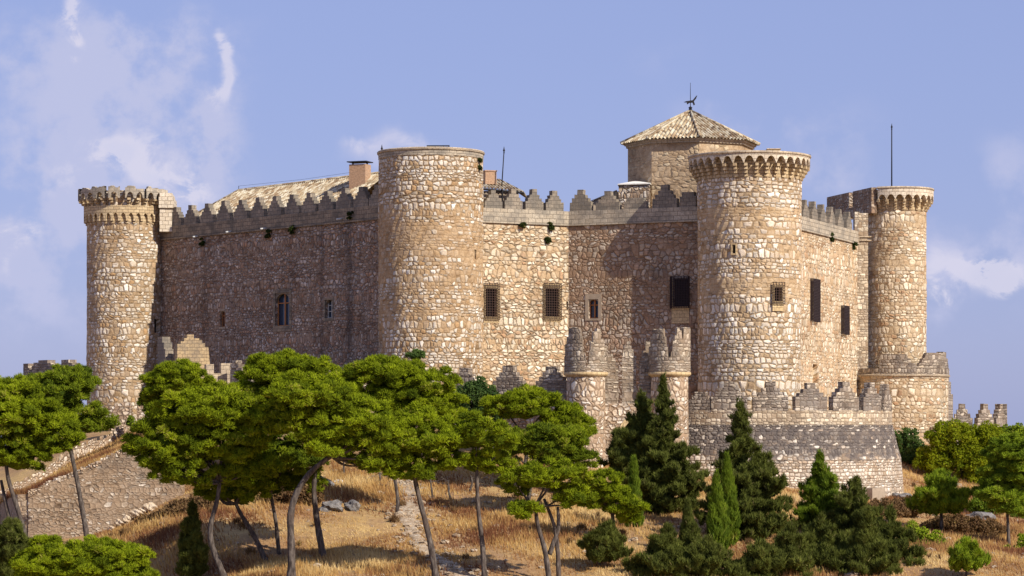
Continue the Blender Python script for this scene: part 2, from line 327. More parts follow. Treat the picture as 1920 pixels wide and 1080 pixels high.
M['pine'] = mat_foliage('pine_needles', (.055, .085, .007), (.35, .42, .013), .16)
M['pine_fresh'] = mat_foliage('fresh_pine_needles', (.07, .12, .012), (.34, .43, .025), .16)
M['pine_olive'] = mat_foliage('pine_needles_olive', (.045, .075, .009), (.27, .33, .014), .14)
M['cypress'] = mat_foliage('cypress_sprays', (.040, .050, .012), (.165, .185, .035), .12, (.20, .15, .08))
M['cypress_light'] = mat_foliage('cypress_sprays_fresh', (.05, .09, .012), (.24, .32, .025), .2)
M['shrub'] = mat_foliage('shrub_leaves', (.04, .08, .025), (.16, .24, .06), .25)
M['yellow'] = mat_foliage('yellow_green_leaves', (.11, .16, .01), (.42, .45, .02), .3)
M['dry'] = mat_foliage('dry_bramble', (.12, .065, .035), (.30, .19, .09), .2)
M['moss'] = mat_foliage('wall_plant_leaves', (.015, .025, .008), (.06, .08, .02), .1)
def mat_bark():
    m, g = new_mat('pine_bark'); o = g.n('ShaderNodeTexCoord').outputs['Object']
    s = g.v('MULTIPLY', o, (6, 6, 1.6)); n = g.noise(s, 1.0, 4, .7); n2 = g.noise(o, .7, 3)
    col = g.ramp(n, [(.3, (.022, .016, .014)), (.5, (.09, .072, .062)), (.7, (.20, .17, .145))])
    col = g.mix(g.mr(n2, .5, .7, 0, .5), col, (.11, .075, .055))
    finish(g, col, .95, n, .06); return m
M['bark'] = mat_bark()

# ------------------------------------------------------------------ object helpers
def tag(o, label=None, cat=None, group=None, kind=None):
    if label: o['label'] = label
    if cat: o['category'] = cat
    if group: o['group'] = group
    if kind: o['kind'] = kind
    return o
def empty(name, loc, label, cat, group=None):
    o = bpy.data.objects.new(name, None); sc.collection.objects.link(o); o.location = loc; o.empty_display_size = .5
    return tag(o, label, cat, group)
def wloc(o):
    v = np.zeros(3)
    while o is not None: v += np.array(o.location); o = o.parent
    return v
def link(name, me, mat, parent=None):
    o = bpy.data.objects.new(name, me); sc.collection.objects.link(o)
    if mat is not None: me.materials.append(mat)
    if parent is not None:
        o.parent = parent; o.location = -wloc(parent) if parent is not None else (0, 0, 0)
    return o
class MB:
    def __init__(s): s.v = []; s.f = []; s.uv = []
    def poly(s, pts, uvs=None):
        i = len(s.v); s.v.extend([tuple(map(float, p)) for p in pts]); s.f.append(tuple(range(i, i + len(pts))))
        if uvs is None:
            a = np.array(pts, float); n = np.cross(a[1] - a[0], a[2] - a[0])
            k = int(np.argmax(np.abs(n)))
            if k == 2: uvs = [(p[0], p[1]) for p in a]
            elif k == 0: uvs = [(p[1], p[2]) for p in a]
            else: uvs = [(p[0], p[2]) for p in a]
        s.uv.extend([tuple(map(float, u)) for u in uvs])
    def box(s, c, d, n, w, t, z0, z1, uo=0.0):
        """box with its middle at c (x,y), w along d, t along n, from z0 to z1"""
        c = np.array(c[:2], float); d = np.array(d[:2], float); n = np.array(n[:2], float)
        P = [c - d * w / 2 - n * t / 2, c + d * w / 2 - n * t / 2, c + d * w / 2 + n * t / 2, c - d * w / 2 + n * t / 2]
        s.prism(P, z0, z1, uo)
    def prism(s, P, z0, z1, uo=0.0, bottom=True):
        P = [np.array(p[:2], float) for p in P]; k = len(P); u = uo
        ar = sum(P[i][0] * P[(i + 1) % k][1] - P[(i + 1) % k][0] * P[i][1] for i in range(k))
        if ar < 0: P = P[::-1]
        z0s = z0 if hasattr(z0, '__len__') else [z0] * k; z1s = z1 if hasattr(z1, '__len__') else [z1] * k
        if ar < 0: z0s = list(z0s)[::-1]; z1s = list(z1s)[::-1]
        for i in range(k):
            j = (i + 1) % k; L = float(np.linalg.norm(P[j] - P[i]))
            s.poly([(*P[i], z0s[i]), (*P[j], z0s[j]), (*P[j], z1s[j]), (*P[i], z1s[i])], [(u, z0s[i]), (u + L, z0s[j]), (u + L, z1s[j]), (u, z1s[i])])
            u += L
        s.poly([(*P[i], z1s[i]) for i in range(k)])
        if bottom: s.poly([(*P[i], z0s[i]) for i in reversed(range(k))])
    def profile(s, c, d, n, prof, t, uo=0.0, zo=0.0):
        """closed outline prof [(a, z)] in the plane of d, thickness t along n"""
        c = np.array(c[:2], float); d = np.array(d[:2], float); n = np.array(n[:2], float)
        fr = [(*(c + d * a + n * t / 2), z) for a, z in prof]; bk = [(*(c + d * a - n * t / 2), z) for a, z in prof]
        uvs = [(a + uo, z + zo) for a, z in prof]
        s.poly(fr, uvs); s.poly(bk[::-1], uvs[::-1])
        k = len(prof)
        for i in range(k):
            j = (i + 1) % k
            s.poly([fr[j], fr[i], bk[i], bk[j]], [(prof[j][0] + uo, prof[j][1] + zo), (prof[i][0] + uo, prof[i][1] + zo), (prof[i][0] + uo + t, prof[i][1] + zo + .03), (prof[j][0] + uo + t, prof[j][1] + zo + .03)])
    def tube(s, pts, rads, k=8):
        pts = [np.array(p, float) for p in pts]; rings = []
        for i, p in enumerate(pts):
            t = pts[min(i + 1, len(pts) - 1)] - pts[max(i - 1, 0)]; t /= np.linalg.norm(t) + 1e-9
            a = np.cross(t, (0, 1, .01)); 
            if np.linalg.norm(a) < .1: a = np.cross(t, (1, 0, 0))
            a /= np.linalg.norm(a); b = np.cross(t, a)
            rings.append([p + rads[i] * (a * math.cos(2 * math.pi * j / k) + b * math.sin(2 * math.pi * j / k)) for j in range(k)])
        for i in range(len(rings) - 1):
            for j in range(k):
                j2 = (j + 1) % k
                s.poly([rings[i][j], rings[i][j2], rings[i + 1][j2], rings[i + 1][j]])
        s.poly(rings[-1]); s.poly(rings[0][::-1])
    def lathe(s, c, prof, k=48, a0=0.0, a1=2 * math.pi, cap=False):
        """prof [(r, z)] turned about the vertical through c"""
        full = abs(a1 - a0 - 2 * math.pi) < 1e-6
        for j in range(k):
            t0 = a0 + (a1 - a0) * j / k; t1 = a0 + (a1 - a0) * (j + 1) / k
            for (r0, z0), (r1, z1) in zip(prof[:-1], prof[1:]):
                q = [(c[0] + r0 * math.sin(t0), c[1] - r0 * math.cos(t0), z0), (c[0] + r0 * math.sin(t1), c[1] - r0 * math.cos(t1), z0),
                     (c[0] + r1 * math.sin(t1), c[1] - r1 * math.cos(t1), z1), (c[0] + r1 * math.sin(t0), c[1] - r1 * math.cos(t0), z1)]
                rr = max(r0, r1); dz = abs(r1 - r0) if abs(z1 - z0) < 1e-6 else 0
                s.poly(q, [(t0 * rr, z0), (t1 * rr, z0), (t1 * rr, z1 + dz), (t0 * rr, z1 + dz)])
    def build(s, name, mat, parent=None, smooth=False, merge=False):
        me = bpy.data.meshes.new(name); me.from_pydata(s.v, [], s.f)
        uvl = me.uv_layers.new(name='UVMap'); uvl.data.foreach_set('uv', np.array(s.uv, np.float32).ravel())
        if merge or smooth:
            import bmesh
            b = bmesh.new(); b.from_mesh(me); bmesh.ops.remove_doubles(b, verts=b.verts, dist=.001); b.to_mesh(me); b.free()
        if smooth:
            me.polygons.foreach_set('use_smooth', [True] * len(me.polygons))
        me.update(); return link(name, me, mat, parent)
def fast_tris(name, V, mat, parent=None, tint=None):
    """V (n,3,3): loose triangles in one mesh"""
    n = len(V); me = bpy.data.meshes.new(name)
    me.vertices.add(n * 3); me.vertices.foreach_set('co', V.astype(np.float32).ravel())
    me.loops.add(n * 3); me.loops.foreach_set('vertex_index', np.arange(n * 3, dtype=np.int32))
    me.polygons.add(n); me.polygons.foreach_set('loop_start', np.arange(0, n * 3, 3, dtype=np.int32))
    me.update(calc_edges=True)
    if tint is not None:
        a = me.attributes.new('tint', 'FLOAT', 'POINT'); a.data.foreach_set('value', np.repeat(tint, 3).astype(np.float32))
    return link(name, me, mat, parent)

# ------------------------------------------------------------------ terrain
CP = []
def cp(px, y, Y): CP.append((W(px, Y), Y, Z(y, Y)))
for px in (-300, 0, 250): cp(px, 1120, 200)
for px in (420, 700, 960, 1200, 1450, 1700, 1950, 2200): cp(px, 1092, 190)
for px in (420, 620, 800, 1000, 1200, 1400, 1600): cp(px, 1000, 205)
for px in (700, 950, 1150): cp(px, 935, 219)
cp(1800, 1010, 214); cp(1950, 1010, 222); cp(2150, 1030, 225)
cp(770, 905, 226); cp(600, 890, 227); cp(950, 893, 228); cp(480, 900, 228)
cp(1100, 884, 231); cp(1200, 890, 231); cp(1300, 893, 234); cp(1400, 905, 233.5); cp(1500, 915, 234); cp(1620, 935, 238); cp(1700, 935, 246); cp(1780, 945, 240); cp(1900, 965, 240)
cp(1720, 885, 262); cp(1790, 925, 255); cp(1700, 830, 282); cp(1800, 838, 284); cp(1900, 855, 290); cp(2050, 900, 290)
cp(800, 790, 245); cp(950, 790, 245); cp(600, 780, 252); cp(450, 790, 262); cp(1200, 800, 248); cp(1400, 800, 250)
cp(200, 800, 276); cp(60, 850, 290); cp(-120, 880, 290); cp(330, 800, 275)
cp(325, 935, 219.5); cp(195, 1005, 219); cp(60, 1030, 219); cp(-100, 1060, 219)
cp(300, 850, 238); cp(150, 885, 240); cp(20, 960, 238); cp(-150, 1000, 240); cp(300, 1000, 208)
for px in (-300, 200, 700, 1300, 1900, 2300): CP.append((W(px, 320), 320, -1.0 if 100 < px < 1900 else -8.))
for px in (-300, 200, 700, 1300, 1900, 2300): CP.append((W(px, 165), 165, -15.5))
CP = np.array(CP)
def tps_fit(P):
    xy = P[:, :2] / 20; n = len(P); d = np.linalg.norm(xy[:, None] - xy[None], axis=2)
    K = np.where(d > 0, d * d * np.log(d + 1e-12), 0) + .03 * np.eye(n)
    Q = np.hstack([np.ones((n, 1)), xy]); A = np.block([[K, Q], [Q.T, np.zeros((3, 3))]])
    return np.linalg.solve(A, np.concatenate([P[:, 2], np.zeros(3)]))
TW = tps_fit(CP)
def ground(x, y):
    x = np.atleast_1d(np.asarray(x, float)); y = np.atleast_1d(np.asarray(y, float))
    xc = np.clip(x, -75, 75) ; yc = np.clip(y, 160, 325)
    q = np.stack([xc, yc], 1) / 20; out = np.empty(len(x))
    for i in range(0, len(x), 20000):
        d = np.linalg.norm(q[i:i + 20000, None] - CP[None, :, :2] / 20, axis=2)
        out[i:i + 20000] = (np.where(d > 0, d * d * np.log(d + 1e-12), 0) @ TW[:len(CP)]) + TW[-3] + q[i:i + 20000] @ TW[-2:]
    out += .16 * np.sin(x * .55 + 1.3 * np.sin(y * .23)) * np.cos(y * .47) + .07 * np.sin(x * 1.7 + y * 1.1) * np.sin(y * 1.3 - x * .6)
    off = np.hypot(x - xc, y - yc); t = np.clip(off / 90, 0, 1); t = t * t * (3 - 2 * t)
    cam_rise = 33.2 * np.exp(-(x * x + y * y) / 26 ** 2)
    far = -35 + cam_rise + 5 * np.sin(x * .01) * np.sin(y * .013)
    return out * (1 - t) + far * t
def gz(x, y): return float(ground(x, y)[0])
def hit(px, y):
    """the point of the ground seen at a photo pixel"""
    Ys = np.arange(150, 300, .4); zs = ground((px - HX) / F * Ys, Ys); ray = (HY - y) / F * Ys
    k = np.nonzero(zs >= ray)[0]
    return float(Ys[k[0]]) if len(k) else 235.
def axis(lo, hi, step, far):
    a = list(np.arange(lo, hi + .01, step)); s = step; x = hi; b = []
    while x < far: s *= 1.35; x += s; b.append(x)
    s = step; x = lo; c = []
    while x > -far: s *= 1.35; x -= s; c.append(x)
    return np.array(c[::-1] + a + b)
xs = axis(-70, 70, .8, 4000); ys = axis(150, 325, .8, 4000)
gx, gy = np.meshgrid(xs, ys); gzv = ground(gx.ravel(), gy.ravel())
me = bpy.data.meshes.new('ground'); nx, ny = len(xs), len(ys)
idx = np.arange(nx * ny).reshape(ny, nx)
fc = np.stack([idx[:-1, :-1], idx[:-1, 1:], idx[1:, 1:], idx[1:, :-1]], -1).reshape(-1, 4)
me.from_pydata(np.stack([gx.ravel(), gy.ravel(), gzv], 1).tolist(), [], fc.tolist())
me.polygons.foreach_set('use_smooth', [True] * len(me.polygons))
def mat_ground():
    m, g = new_mat('dry_hillside'); o = g.n('ShaderNodeTexCoord').outputs['Object']
    n = g.noise(o, .12, 5, .6); f = g.noise(o, 2.5, 5, .7); md = g.noise(o, .5, 4, .6)
    col = g.ramp(n, [(.3, (.28, .15, .075)), (.48, (.36, .22, .10)), (.6, (.44, .29, .12)), (.75, (.34, .22, .12))])
    col = g.mix(g.mr(md, .52, .66, 0, .55), col, (.26, .16, .10))
    col = g.mix(1.0, col, g.xyz(*[g.mr(f, .25, .75, .7, 1.25, False)] * 3), 'MULTIPLY')
    col = g.mix(g.mr(g.noise(o, 1.1, 4, .75), .66, .72, 0, .7), col, (.50, .43, .36))
    finish(g, col, .95, f, .12); return m
M['ground'] = mat_ground()
tag(link('ground', me, M['ground']), 'dry golden hillside below the castle', None, kind='structure')

# ------------------------------------------------------------------ masonry surfaces with openings
def shell(mb, Pf, u0, u1, z0, z1, holes, du=1.2, dz=3.0, depth=.55, uo=0.0):
    """Pf(u, z, inward) -> point; holes [(ua, ub, za, zb)]"""
    us = set(np.linspace(u0, u1, max(1, int(round((u1 - u0) / du))) + 1)); zs = set(np.linspace(z0, z1, max(1, int((z1 - z0) / dz)) + 1))
    for a, b, c, d in holes:
        us = {u for u in us if not (a - .12 < u < b + .12)} | {a, b, (a + b) / 2}; zs |= {c, d}
    us |= {u0, u1}
    us = sorted(us); zs = sorted(zs)
    for i in range(len(us) - 1):
        for j in range(len(zs) - 1):
            um = (us[i] + us[i + 1]) / 2; zm = (zs[j] + zs[j + 1]) / 2
            if any(a < um < b and c < zm < d for a, b, c, d in holes): continue
            q = [(us[i], zs[j]), (us[i + 1], zs[j]), (us[i + 1], zs[j + 1]), (us[i], zs[j + 1])]
            mb.poly([Pf(u, z, 0) for u, z in q], [(u + uo, z) for u, z in q])
    for a, b, c, d in holes:
        m_ = (a + b) / 2
        for e0, e1 in (((a, c), (a, d)), ((b, d), (b, c)), ((a, d), (m_, d)), ((m_, d), (b, d)), ((b, c), (m_, c)), ((m_, c), (a, c))):
            mb.poly([Pf(*e0, 0), Pf(*e1, 0), Pf(*e1, depth), Pf(*e0, depth)], [(e0[0] + uo, e0[1]), (e1[0] + uo, e1[1]), (e1[0] + uo + .3, e1[1] + .3), (e0[0] + uo + .3, e0[1] + .3)])
def window(S, h, parent, kind='dark', lab=None, sur=None):
    a, b, c, d = h; u = (a + b) / 2; w = b - a
    ctr, dd, nn = S.frame(u)
    mb = MB(); mb.box(ctr - nn * .50, dd, nn, w + .3, .06, c - .1, d + .1)
    win = mb.build('window', M['glass'] if kind in ('wood', 'white') else M['dark'], parent)
    if lab: win['label'] = lab
    if kind in ('wood', 'white'):
        m2 = MB(); t = .09 if kind == 'wood' else .06; f = ctr - nn * .36
        for k in (-1, 0, 1):
            m2.box(f + dd * k * (w / 2 - t / 2), dd, nn, t * (1.5 if k == 0 and kind == 'wood' else 1), .1, c, d)
        for zz in ([c, d - t, c + (d - c) * .68] if kind == 'wood' else [c, d - t, c + (d - c) * .35, c + (d - c) * .68]):
            for s_ in (-1, 1):
                m2.box(f + dd * s_ * w / 4, dd, nn, w / 2 - t * 1.6, .08, zz, zz + t)
        m2.build('window_frame', M['wood'] if kind == 'wood' else M['white'], win)
    if kind in ('wood', 'white') and w > .5:      # arched head
        hr = w * .42; arcp = [(w / 2 * math.cos(q), d - hr + hr * .92 * math.sin(q)) for q in np.linspace(0, math.pi, 11)]
        m4 = MB(); m4.profile(ctr - nn * .2, dd, nn, arcp + [(-w / 2, d), (w / 2, d)], .3); m4.build('window_arch', M['parapet_dark'] if not sur else M[sur[3]], win)
    if kind == 'grille':
        m2 = MB(); g0 = .25; f = ctr + nn * .22
        W2 = w + .45; nb = max(3, int(W2 / g0)); nz = int((d - c + .9) / g0)
        for i in range(nb + 1): m2.box(f + dd * (-W2 / 2 + W2 * i / nb), dd, nn, .055, .04, c - .35, d + .5)
        for j in range(nz + 1):
            zz = c - .3 + (d - c + .7) * j / nz; m2.box(f, dd, nn, W2, .05, zz, zz + .055)
            for s_ in (-1, 1): m2.box(ctr + nn * .11 + dd * s_ * W2 / 2, dd, nn, .05, .24, zz, zz + .05)
        m2.build('grille', M['rust'], win)
    if kind == 'box_grille':     # iron cage standing well proud of the wall
        m2 = MB(); pr = .36; W2 = w + .3; nb = max(4, int(W2 / .16)); nz = int((d - c + .3) / .15)
        for i in range(nb + 1): m2.box(ctr + nn * pr + dd * (-W2 / 2 + W2 * i / nb), dd, nn, .045, .045, c - .2, d + .2)
        for j in range(nz + 1):
            zz = c - .2 + (d - c + .36) * j / nz; m2.box(ctr + nn * pr, dd, nn, W2, .04, zz, zz + .045)
            for s_ in (-1, 1): m2.box(ctr + nn * pr / 2 + dd * s_ * W2 / 2, dd, nn, .04, pr, zz, zz + .045)
        for k in range(5):
            for s_ in (-1, 1): m2.box(ctr + nn * pr * k / 5 + dd * s_ * W2 / 2, dd, nn, .045, .045, c - .2, d + .2)
        m2.build('grille', M['cage'], win)
    if sur:     # dressed stone around and under the opening: (side, top, bottom) in metres
        side, top, bot, mt = sur; m3 = MB(); f = ctr + nn * .0
        if side:
            for s_ in (-1, 1): m3.box(f + dd * s_ * (w / 2 + side / 2), dd, nn, side, .10, c, d, random.random() * 9)
        if top: m3.box(f, dd, nn, w + 2 * side, .10, d, d + top, random.random() * 9)
        if bot: m3.box(f, dd, nn, w + max(.2, 2 * side), .12, c - bot, c, random.random() * 9)
        m3.build('window_surround', M[mt], win)
    return win

def merlon_profile(w, h, steps=3, seed=0, base=.38, ruin=0.0, flip=False):
    r = random.Random(seed); hw = w / 2; top = .14 * w
    L = [( -hw, -.05)]; z = base * h; dz = (h - z) / (steps + .9)
    hws = [hw - (hw - top) * (k / steps) for k in range(steps + 1)]
    left, right = [], []
    keepL = steps if r.random() > ruin else r.randint(1, steps - 1); keepR = steps if r.random() > ruin else r.randint(1, steps - 1)
    keep = min(keepL, keepR) if ruin else steps
    zc = z; pl = [(-hw, -.05), (-hw, zc)]; pr = [(hw, -.05), (hw, zc)]
    for k in range(1, keep + 1):
        j = r.uniform(-.03, .03)
        pl += [(-hws[k] + j, zc)]; pr += [(hws[k] + r.uniform(-.03, .03), zc)]
        step = dz * (1.5 if k == steps else 1) * r.uniform(.9, 1.1)
        zc += step; pl += [(pl[-1][0], zc)]; pr += [(pr[-1][0], zc)]
    pl = [(x + r.uniform(-.045, .045), z_ + r.uniform(-.03, .03)) if 0 < i_ < len(pl) - 1 else (x, z_) for i_, (x, z_) in enumerate(pl)]
    pr = [(x + r.uniform(-.045, .045), z_ + r.uniform(-.03, .03)) if 0 < i_ < len(pr) - 1 else (x, z_) for i_, (x, z_) in enumerate(pr)]
    pl[-1] = (pl[-1][0], pl[-1][1]); pr[-1] = (pr[-1][0], pl[-1][1] + r.uniform(-.04, .04))
    return pr + pl[::-1]
def merlon(S, u, w, h, zb, parent, mat='merlon', t=.6, seed=0, inn=.3, ruin=0.0, steps=3, lab=None, base=.38):
    ctr, dd, nn = S.frame(u); prof = [(a, z + zb) for a, z in merlon_profile(w, h, steps, seed, base, ruin)]
    mb = MB(); mb.profile(ctr - nn * inn, dd, nn, prof, t, uo=random.random() * 20, zo=random.random() * 5)
    o = mb.build('merlon', M[mat], parent)
    if lab: o['label'] = lab
    return o
def arch_ring(c, r_out, r_in, z_spring, z_arch, z_top, n, a0, a1, phase=0.0, gap=.3, top_fn=None, ss=8):
    """parapet ring with a row of small arches cut into its lower edge"""
    mb = MB(); N = int(round((a1 - a0) / (2 * math.pi) * n)) * ss
    prev = None
    for i in range(N + 1):
        a = a0 + (a1 - a0) * i / N; f = ((i / ss) + phase) % 1.0
        x = (f - .5) / (.5 - gap / 2)
        zb = z_spring + (z_arch - z_spring) * math.sqrt(max(0, 1 - x * x)) if abs(x) < 1 else z_spring
        zt = z_top if top_fn is None else top_fn(a, i)
        cur = (a, zb, max(zt, zb + .02))
        if prev is not None:
            (pa, pb, ptp), (ca, cb, ct) = prev, cur
            def p(r, a_, z): return (c[0] + r * math.sin(a_), c[1] - r * math.cos(a_), z)
            ua, ub = pa * r_out, ca * r_out
            mb.poly([p(r_out, pa, pb), p(r_out, ca, cb), p(r_out, ca, ct), p(r_out, pa, ptp)], [(ua, pb), (ub, cb), (ub, ct), (ua, ptp)])
            mb.poly([p(r_in, ca, cb), p(r_in, pa, pb), p(r_in, pa, ptp), p(r_in, ca, ct)], [(ub, cb), (ua, pb), (ua, ptp), (ub, ct)])
            mb.poly([p(r_in, pa, pb), p(r_in, ca, cb), p(r_out, ca, cb), p(r_out, pa, pb)], [(ua, pb), (ub, cb), (ub, cb + .3), (ua, pb + .3)])
            mb.poly([p(r_out, pa, ptp), p(r_out, ca, ct), p(r_in, ca, ct), p(r_in, pa, ptp)], [(ua, pb), (ub, cb), (ub, cb + .3), (ua, pb + .3)])
        prev = cur
    return mb
def corbel(c, a, r0, r1, z0, z1, parent, w=.34, n=4, mat='corbel'):
    nn = np.array([math.sin(a), -math.cos(a)]); dd = np.array([math.cos(a), math.sin(a)]); mb = MB()
    for k in range(n):
        za = z0 + (z1 - z0) * k / n; zb = z0 + (z1 - z0) * (k + 1) / n; pr = (r1 - r0) * (k + 1) / n * random.uniform(.94, 1.0)
        mb.box(np.array(c) + nn * (r0 + pr / 2 - .1), dd, nn, w * random.uniform(.9, 1.08), pr + .2, za + .03, zb, random.random() * 9)
        mb.box(np.array(c) + nn * (r0 + pr / 2 - .13), dd, nn, w * .8, pr + .1, za, za + .03)
    return mb.build('corbel', M[mat], parent)

def curtain(S, name, label, mat, holes, zbase, pmat, cap_d=1.6, uo=None):
    ZM = getattr(S, 'zm', 20.9); ZL = ZM - 1.38
    t = empty(name, (*S.P(S.L / 2, 0)[:2], zbase), label, 'castle wall', 'curtain walls of the castle')
    mb = MB(); shell(mb, S.P, 0, S.L, zbase, ZL, [h for h in holes], uo=random.random() * 30 if uo is None else uo)
    mb.poly([S.P(0, ZL, 0), S.P(S.L, ZL, 0), S.P(S.L, ZL, cap_d), S.P(0, ZL, cap_d)])
    mb.poly([S.P(S.L, zbase, cap_d), S.P(0, zbase, cap_d), S.P(0, ZL, cap_d), S.P(S.L, ZL, cap_d)])
    mb.build('wall', M[mat], t)
    p = MB()
    c = S.frame(S.L / 2)[0]
    p.box(c - S.n * .26, S.d, S.n, S.L, .72, ZL + .14, ZM, random.random() * 20)
    p.box(c - S.n * .23, S.d, S.n, S.L, .84, ZL, ZL + .14)          # string course
    p.build('parapet', M[pmat], t)
    return t
# --- wall between far-left and middle tower (in shade)
hAB1 = AB.hole(412, 422, 583, 613); hAB2 = AB.hole(516, 543, 549, 611); hAB3 = AB.hole(610, 624, 562, 596)
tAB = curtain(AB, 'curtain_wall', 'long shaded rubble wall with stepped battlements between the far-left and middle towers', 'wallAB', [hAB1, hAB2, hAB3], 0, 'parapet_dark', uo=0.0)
for i, px in enumerate((328, 357, 388, 419, 451, 483, 515, 547.5, 579, 611, 644, 677, 706)):
    merlon(AB, AB.u(px), 2.28, 2.08, ZM, tAB, 'merlon', seed=i, inn=.26)
window(AB, hAB1, tAB, 'wood', 'narrow slit window with a wooden shutter', (0, .2, .2, 'plaster'))
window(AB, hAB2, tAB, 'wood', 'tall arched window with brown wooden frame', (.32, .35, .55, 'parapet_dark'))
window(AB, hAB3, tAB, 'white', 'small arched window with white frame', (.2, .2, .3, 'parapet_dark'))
for px, y in ((373, 443), (435, 434), (500, 428), (643, 410)):
    u = AB.u(px); c, d, n = AB.frame(u); z = Z(y, AB.Y(px)); mb = MB(); mb.tube([(*(c), z), (*(c + n * .75), z - .1)], [.09, .09], 8); mb.build('waterspout', M['white'], tAB, True)
# --- bright wall right of the middle tower
hC1 = CW.hole(911, 931, 541, 593); hC2 = CW.hole(1023, 1047, 541, 593); hC3 = CW.hole(1062, 1065.5, 565, 580)
tC = curtain(CW, 'curtain_wall', 'bright sunlit wall with two iron-grilled windows right of the middle tower', 'wallC', [hC1, hC2, hC3], 0, 'parapet')
for i, px in enumerate((925, 963, 1002, 1040)):
    merlon(CW, CW.u(px), 1.9, 2.1 if i else 1.8, 20.52, tC, 'merlon', seed=20 + i, inn=.26)
window(CW, hC1, tC, 'grille', None, (.25, .35, .6, 'gold'))
window(CW, hC2, tC, 'grille', None, (.25, .4, .5, 'gold'))
mb = MB(); c, d, n = CW.frame((hC3[0] + hC3[1]) / 2); mb.box(c - n * .5, d, n, .5, .06, hC3[2] - .1, hC3[3] + .1); mb.build('arrow_slit', M['dark'], tC)
# --- half-shaded wall left of the big tower
hD1 = DW.hole(1103.5, 1122, 561, 597); hD2 = DW.hole(1262, 1290, 522, 574)
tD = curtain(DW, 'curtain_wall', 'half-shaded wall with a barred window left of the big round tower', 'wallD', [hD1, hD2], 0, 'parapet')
for i, (px, w, h, ru) in enumerate(((1088, 2.2, 2.2, 0), (1139, 2.4, 1.9, 0), (1191, 2.3, 1.9, 1), (1246, 2.5, 2.3, 0), (1290, 1.6, 2.6, 1))):
    merlon(DW, DW.u(px), w, h, 20.52, tD, 'merlon', seed=40 + i, inn=.26, ruin=ru)
window(DW, hD1, tD, 'wood', 'narrow window with brown wooden shutter in beige plaster', (.32, .5, .2, 'plaster'))
window(DW, hD2, tD, 'box_grille', 'large window behind a dark iron cage', (.12, 0, 1.6, 'gold'))
# --- foreshortened wall on the right
hF1 = FW.hole(1520, 1531, 527, 600); hF2 = FW.hole(1577.5, 1586, 577, 624); hF3 = FW.hole(1524, 1533, 683, 718); hF4 = FW.hole(1606, 1612, 710, 733)
tF = curtain(FW, 'curtain_wall', 'foreshortened sunlit wall between the big tower and the right-hand tower', 'wallF', [hF1, hF2, hF3, hF4], -1, 'parapet')
for i, px in enumerate((1496, 1511, 1527.5, 1543.5, 1560, 1576, 1592)):
    merlon(FW, FW.u(px), 2.2, 1.95, ZM, tF, 'merlon', seed=60 + i, inn=.26)
window(FW, hF1, tF, 'box_grille', 'tall window behind a projecting iron cage')
window(FW, hF2, tF, 'box_grille', 'shorter window behind a projecting iron cage')
for h in (hF3, hF4):
    c, d, n = FW.frame((h[0] + h[1]) / 2); mb = MB(); mb.box(c - n * .5, d, n, h[1] - h[0] + .2, .06, h[2] - .05, h[3] + .05); mb.build('doorway', M['gold'], tF)

# --- round towers
def tower(S, label, mat, z0, z1, holes):
    t = empty('round_tower', (*S.c, z0), label, 'tower', 'round towers of the castle')
    S.z0, S.z1 = z0, z1; mb = MB()
    shell(mb, S.P, -math.pi * S.r, math.pi * S.r, z0, z1, holes, du=.4, dz=.7)
    mb.lathe(S.c, [(S.r, z1), (.02, z1 + .05)], 36)
    mb.build('wall', M[mat], t); return t
A.r1 = 4.0; tA = tower(A, 'far-left round tower with a ruined two-tier machicolated crown', 'towerA', 0, Z(417, 277), [A.hole(289, 299.5, 598, 624)])
h = A.hole(289, 299.5, 598, 624); window(A, h, tA, 'dark')
zA = Z(417, 277); z2 = Z(398, 277); z3 = Z(384, 277); z4 = Z(364, 277); z5 = Z(351, 277)
arch_ring(A.c, 4.32, 3.9, zA + .30, zA + .95, z3 - .1, 34, -2.4, 2.4).build('machicolation', M['corbel'], tA)
for k in range(27):
    a = -2.4 + 2 * math.pi / 34 * k
    corbel(A.c, a, 3.95, 4.32, zA - .15, zA + .35, tA, .26, 2, 'corbel')
mb = MB(); mb.lathe(A.c, [(4.02, zA), (4.02, z3)], 44); mb.build('upper_wall', M['corbel'], tA)
ra = random.Random(3)
RAG = [ra.uniform(-.35, .1) for _ in range(60)]
mb = MB(); mb.lathe(A.c, [(4.32, z3 - .1), (4.05, z3 - .08)], 40, -2.4, 2.4); mb.lathe(A.c, [(4.05, z3 - .1), (4.05, z5 - .35)], 40, -2.4, 2.4); mb.lathe(A.c, [(4.05, z5 - .35), (.02, z5 - .3)], 40); mb.build('upper_wall', M['towerA'], tA)
GAPS = [(-.30, -.15), (.10, .28), (.62, .74)]
segs = [(-2.2, -1.15), (-1.08, -.30), (-.22, .02), (.14, .55), (.60, 1.25)]
for (s0, s1) in segs:
    arch_ring(A.c, 4.92, 4.5, z4 - .5, z4 + .15, z5, 28, s0, s1, top_fn=lambda a, i: z5 + RAG[int((a + 3) * 11) % 60] * .8).build('battlement', M['parapet'], tA)
for k in range(20):
    a = -2.2 + 2 * math.pi / 28 * k * .9
    if abs(a - .08) < .1: continue
    corbel(A.c, a, 4.05, 4.88, z3 - .1, z4 - .45, tA, .34, 3, 'corbel')
# pier that ties the crown to the wall
mb = MB(); mb.prism([(W(303, 279), 277.4), (W(326, 279), 277.6), (W(328, 283), 283), (W(303, 283), 283)], Z(436, 279), Z(364, 279)); mb.prism([(W(302, 279), 277.2), (W(329, 279), 277.4), (W(331, 283), 283.2), (W(303, 283), 283.2)], Z(392, 279), Z(372, 279)); mb.build('pier', M['crown'], tA)
tA.children[-1]['label'] = 'pale squared pier joining the crown to the wall'

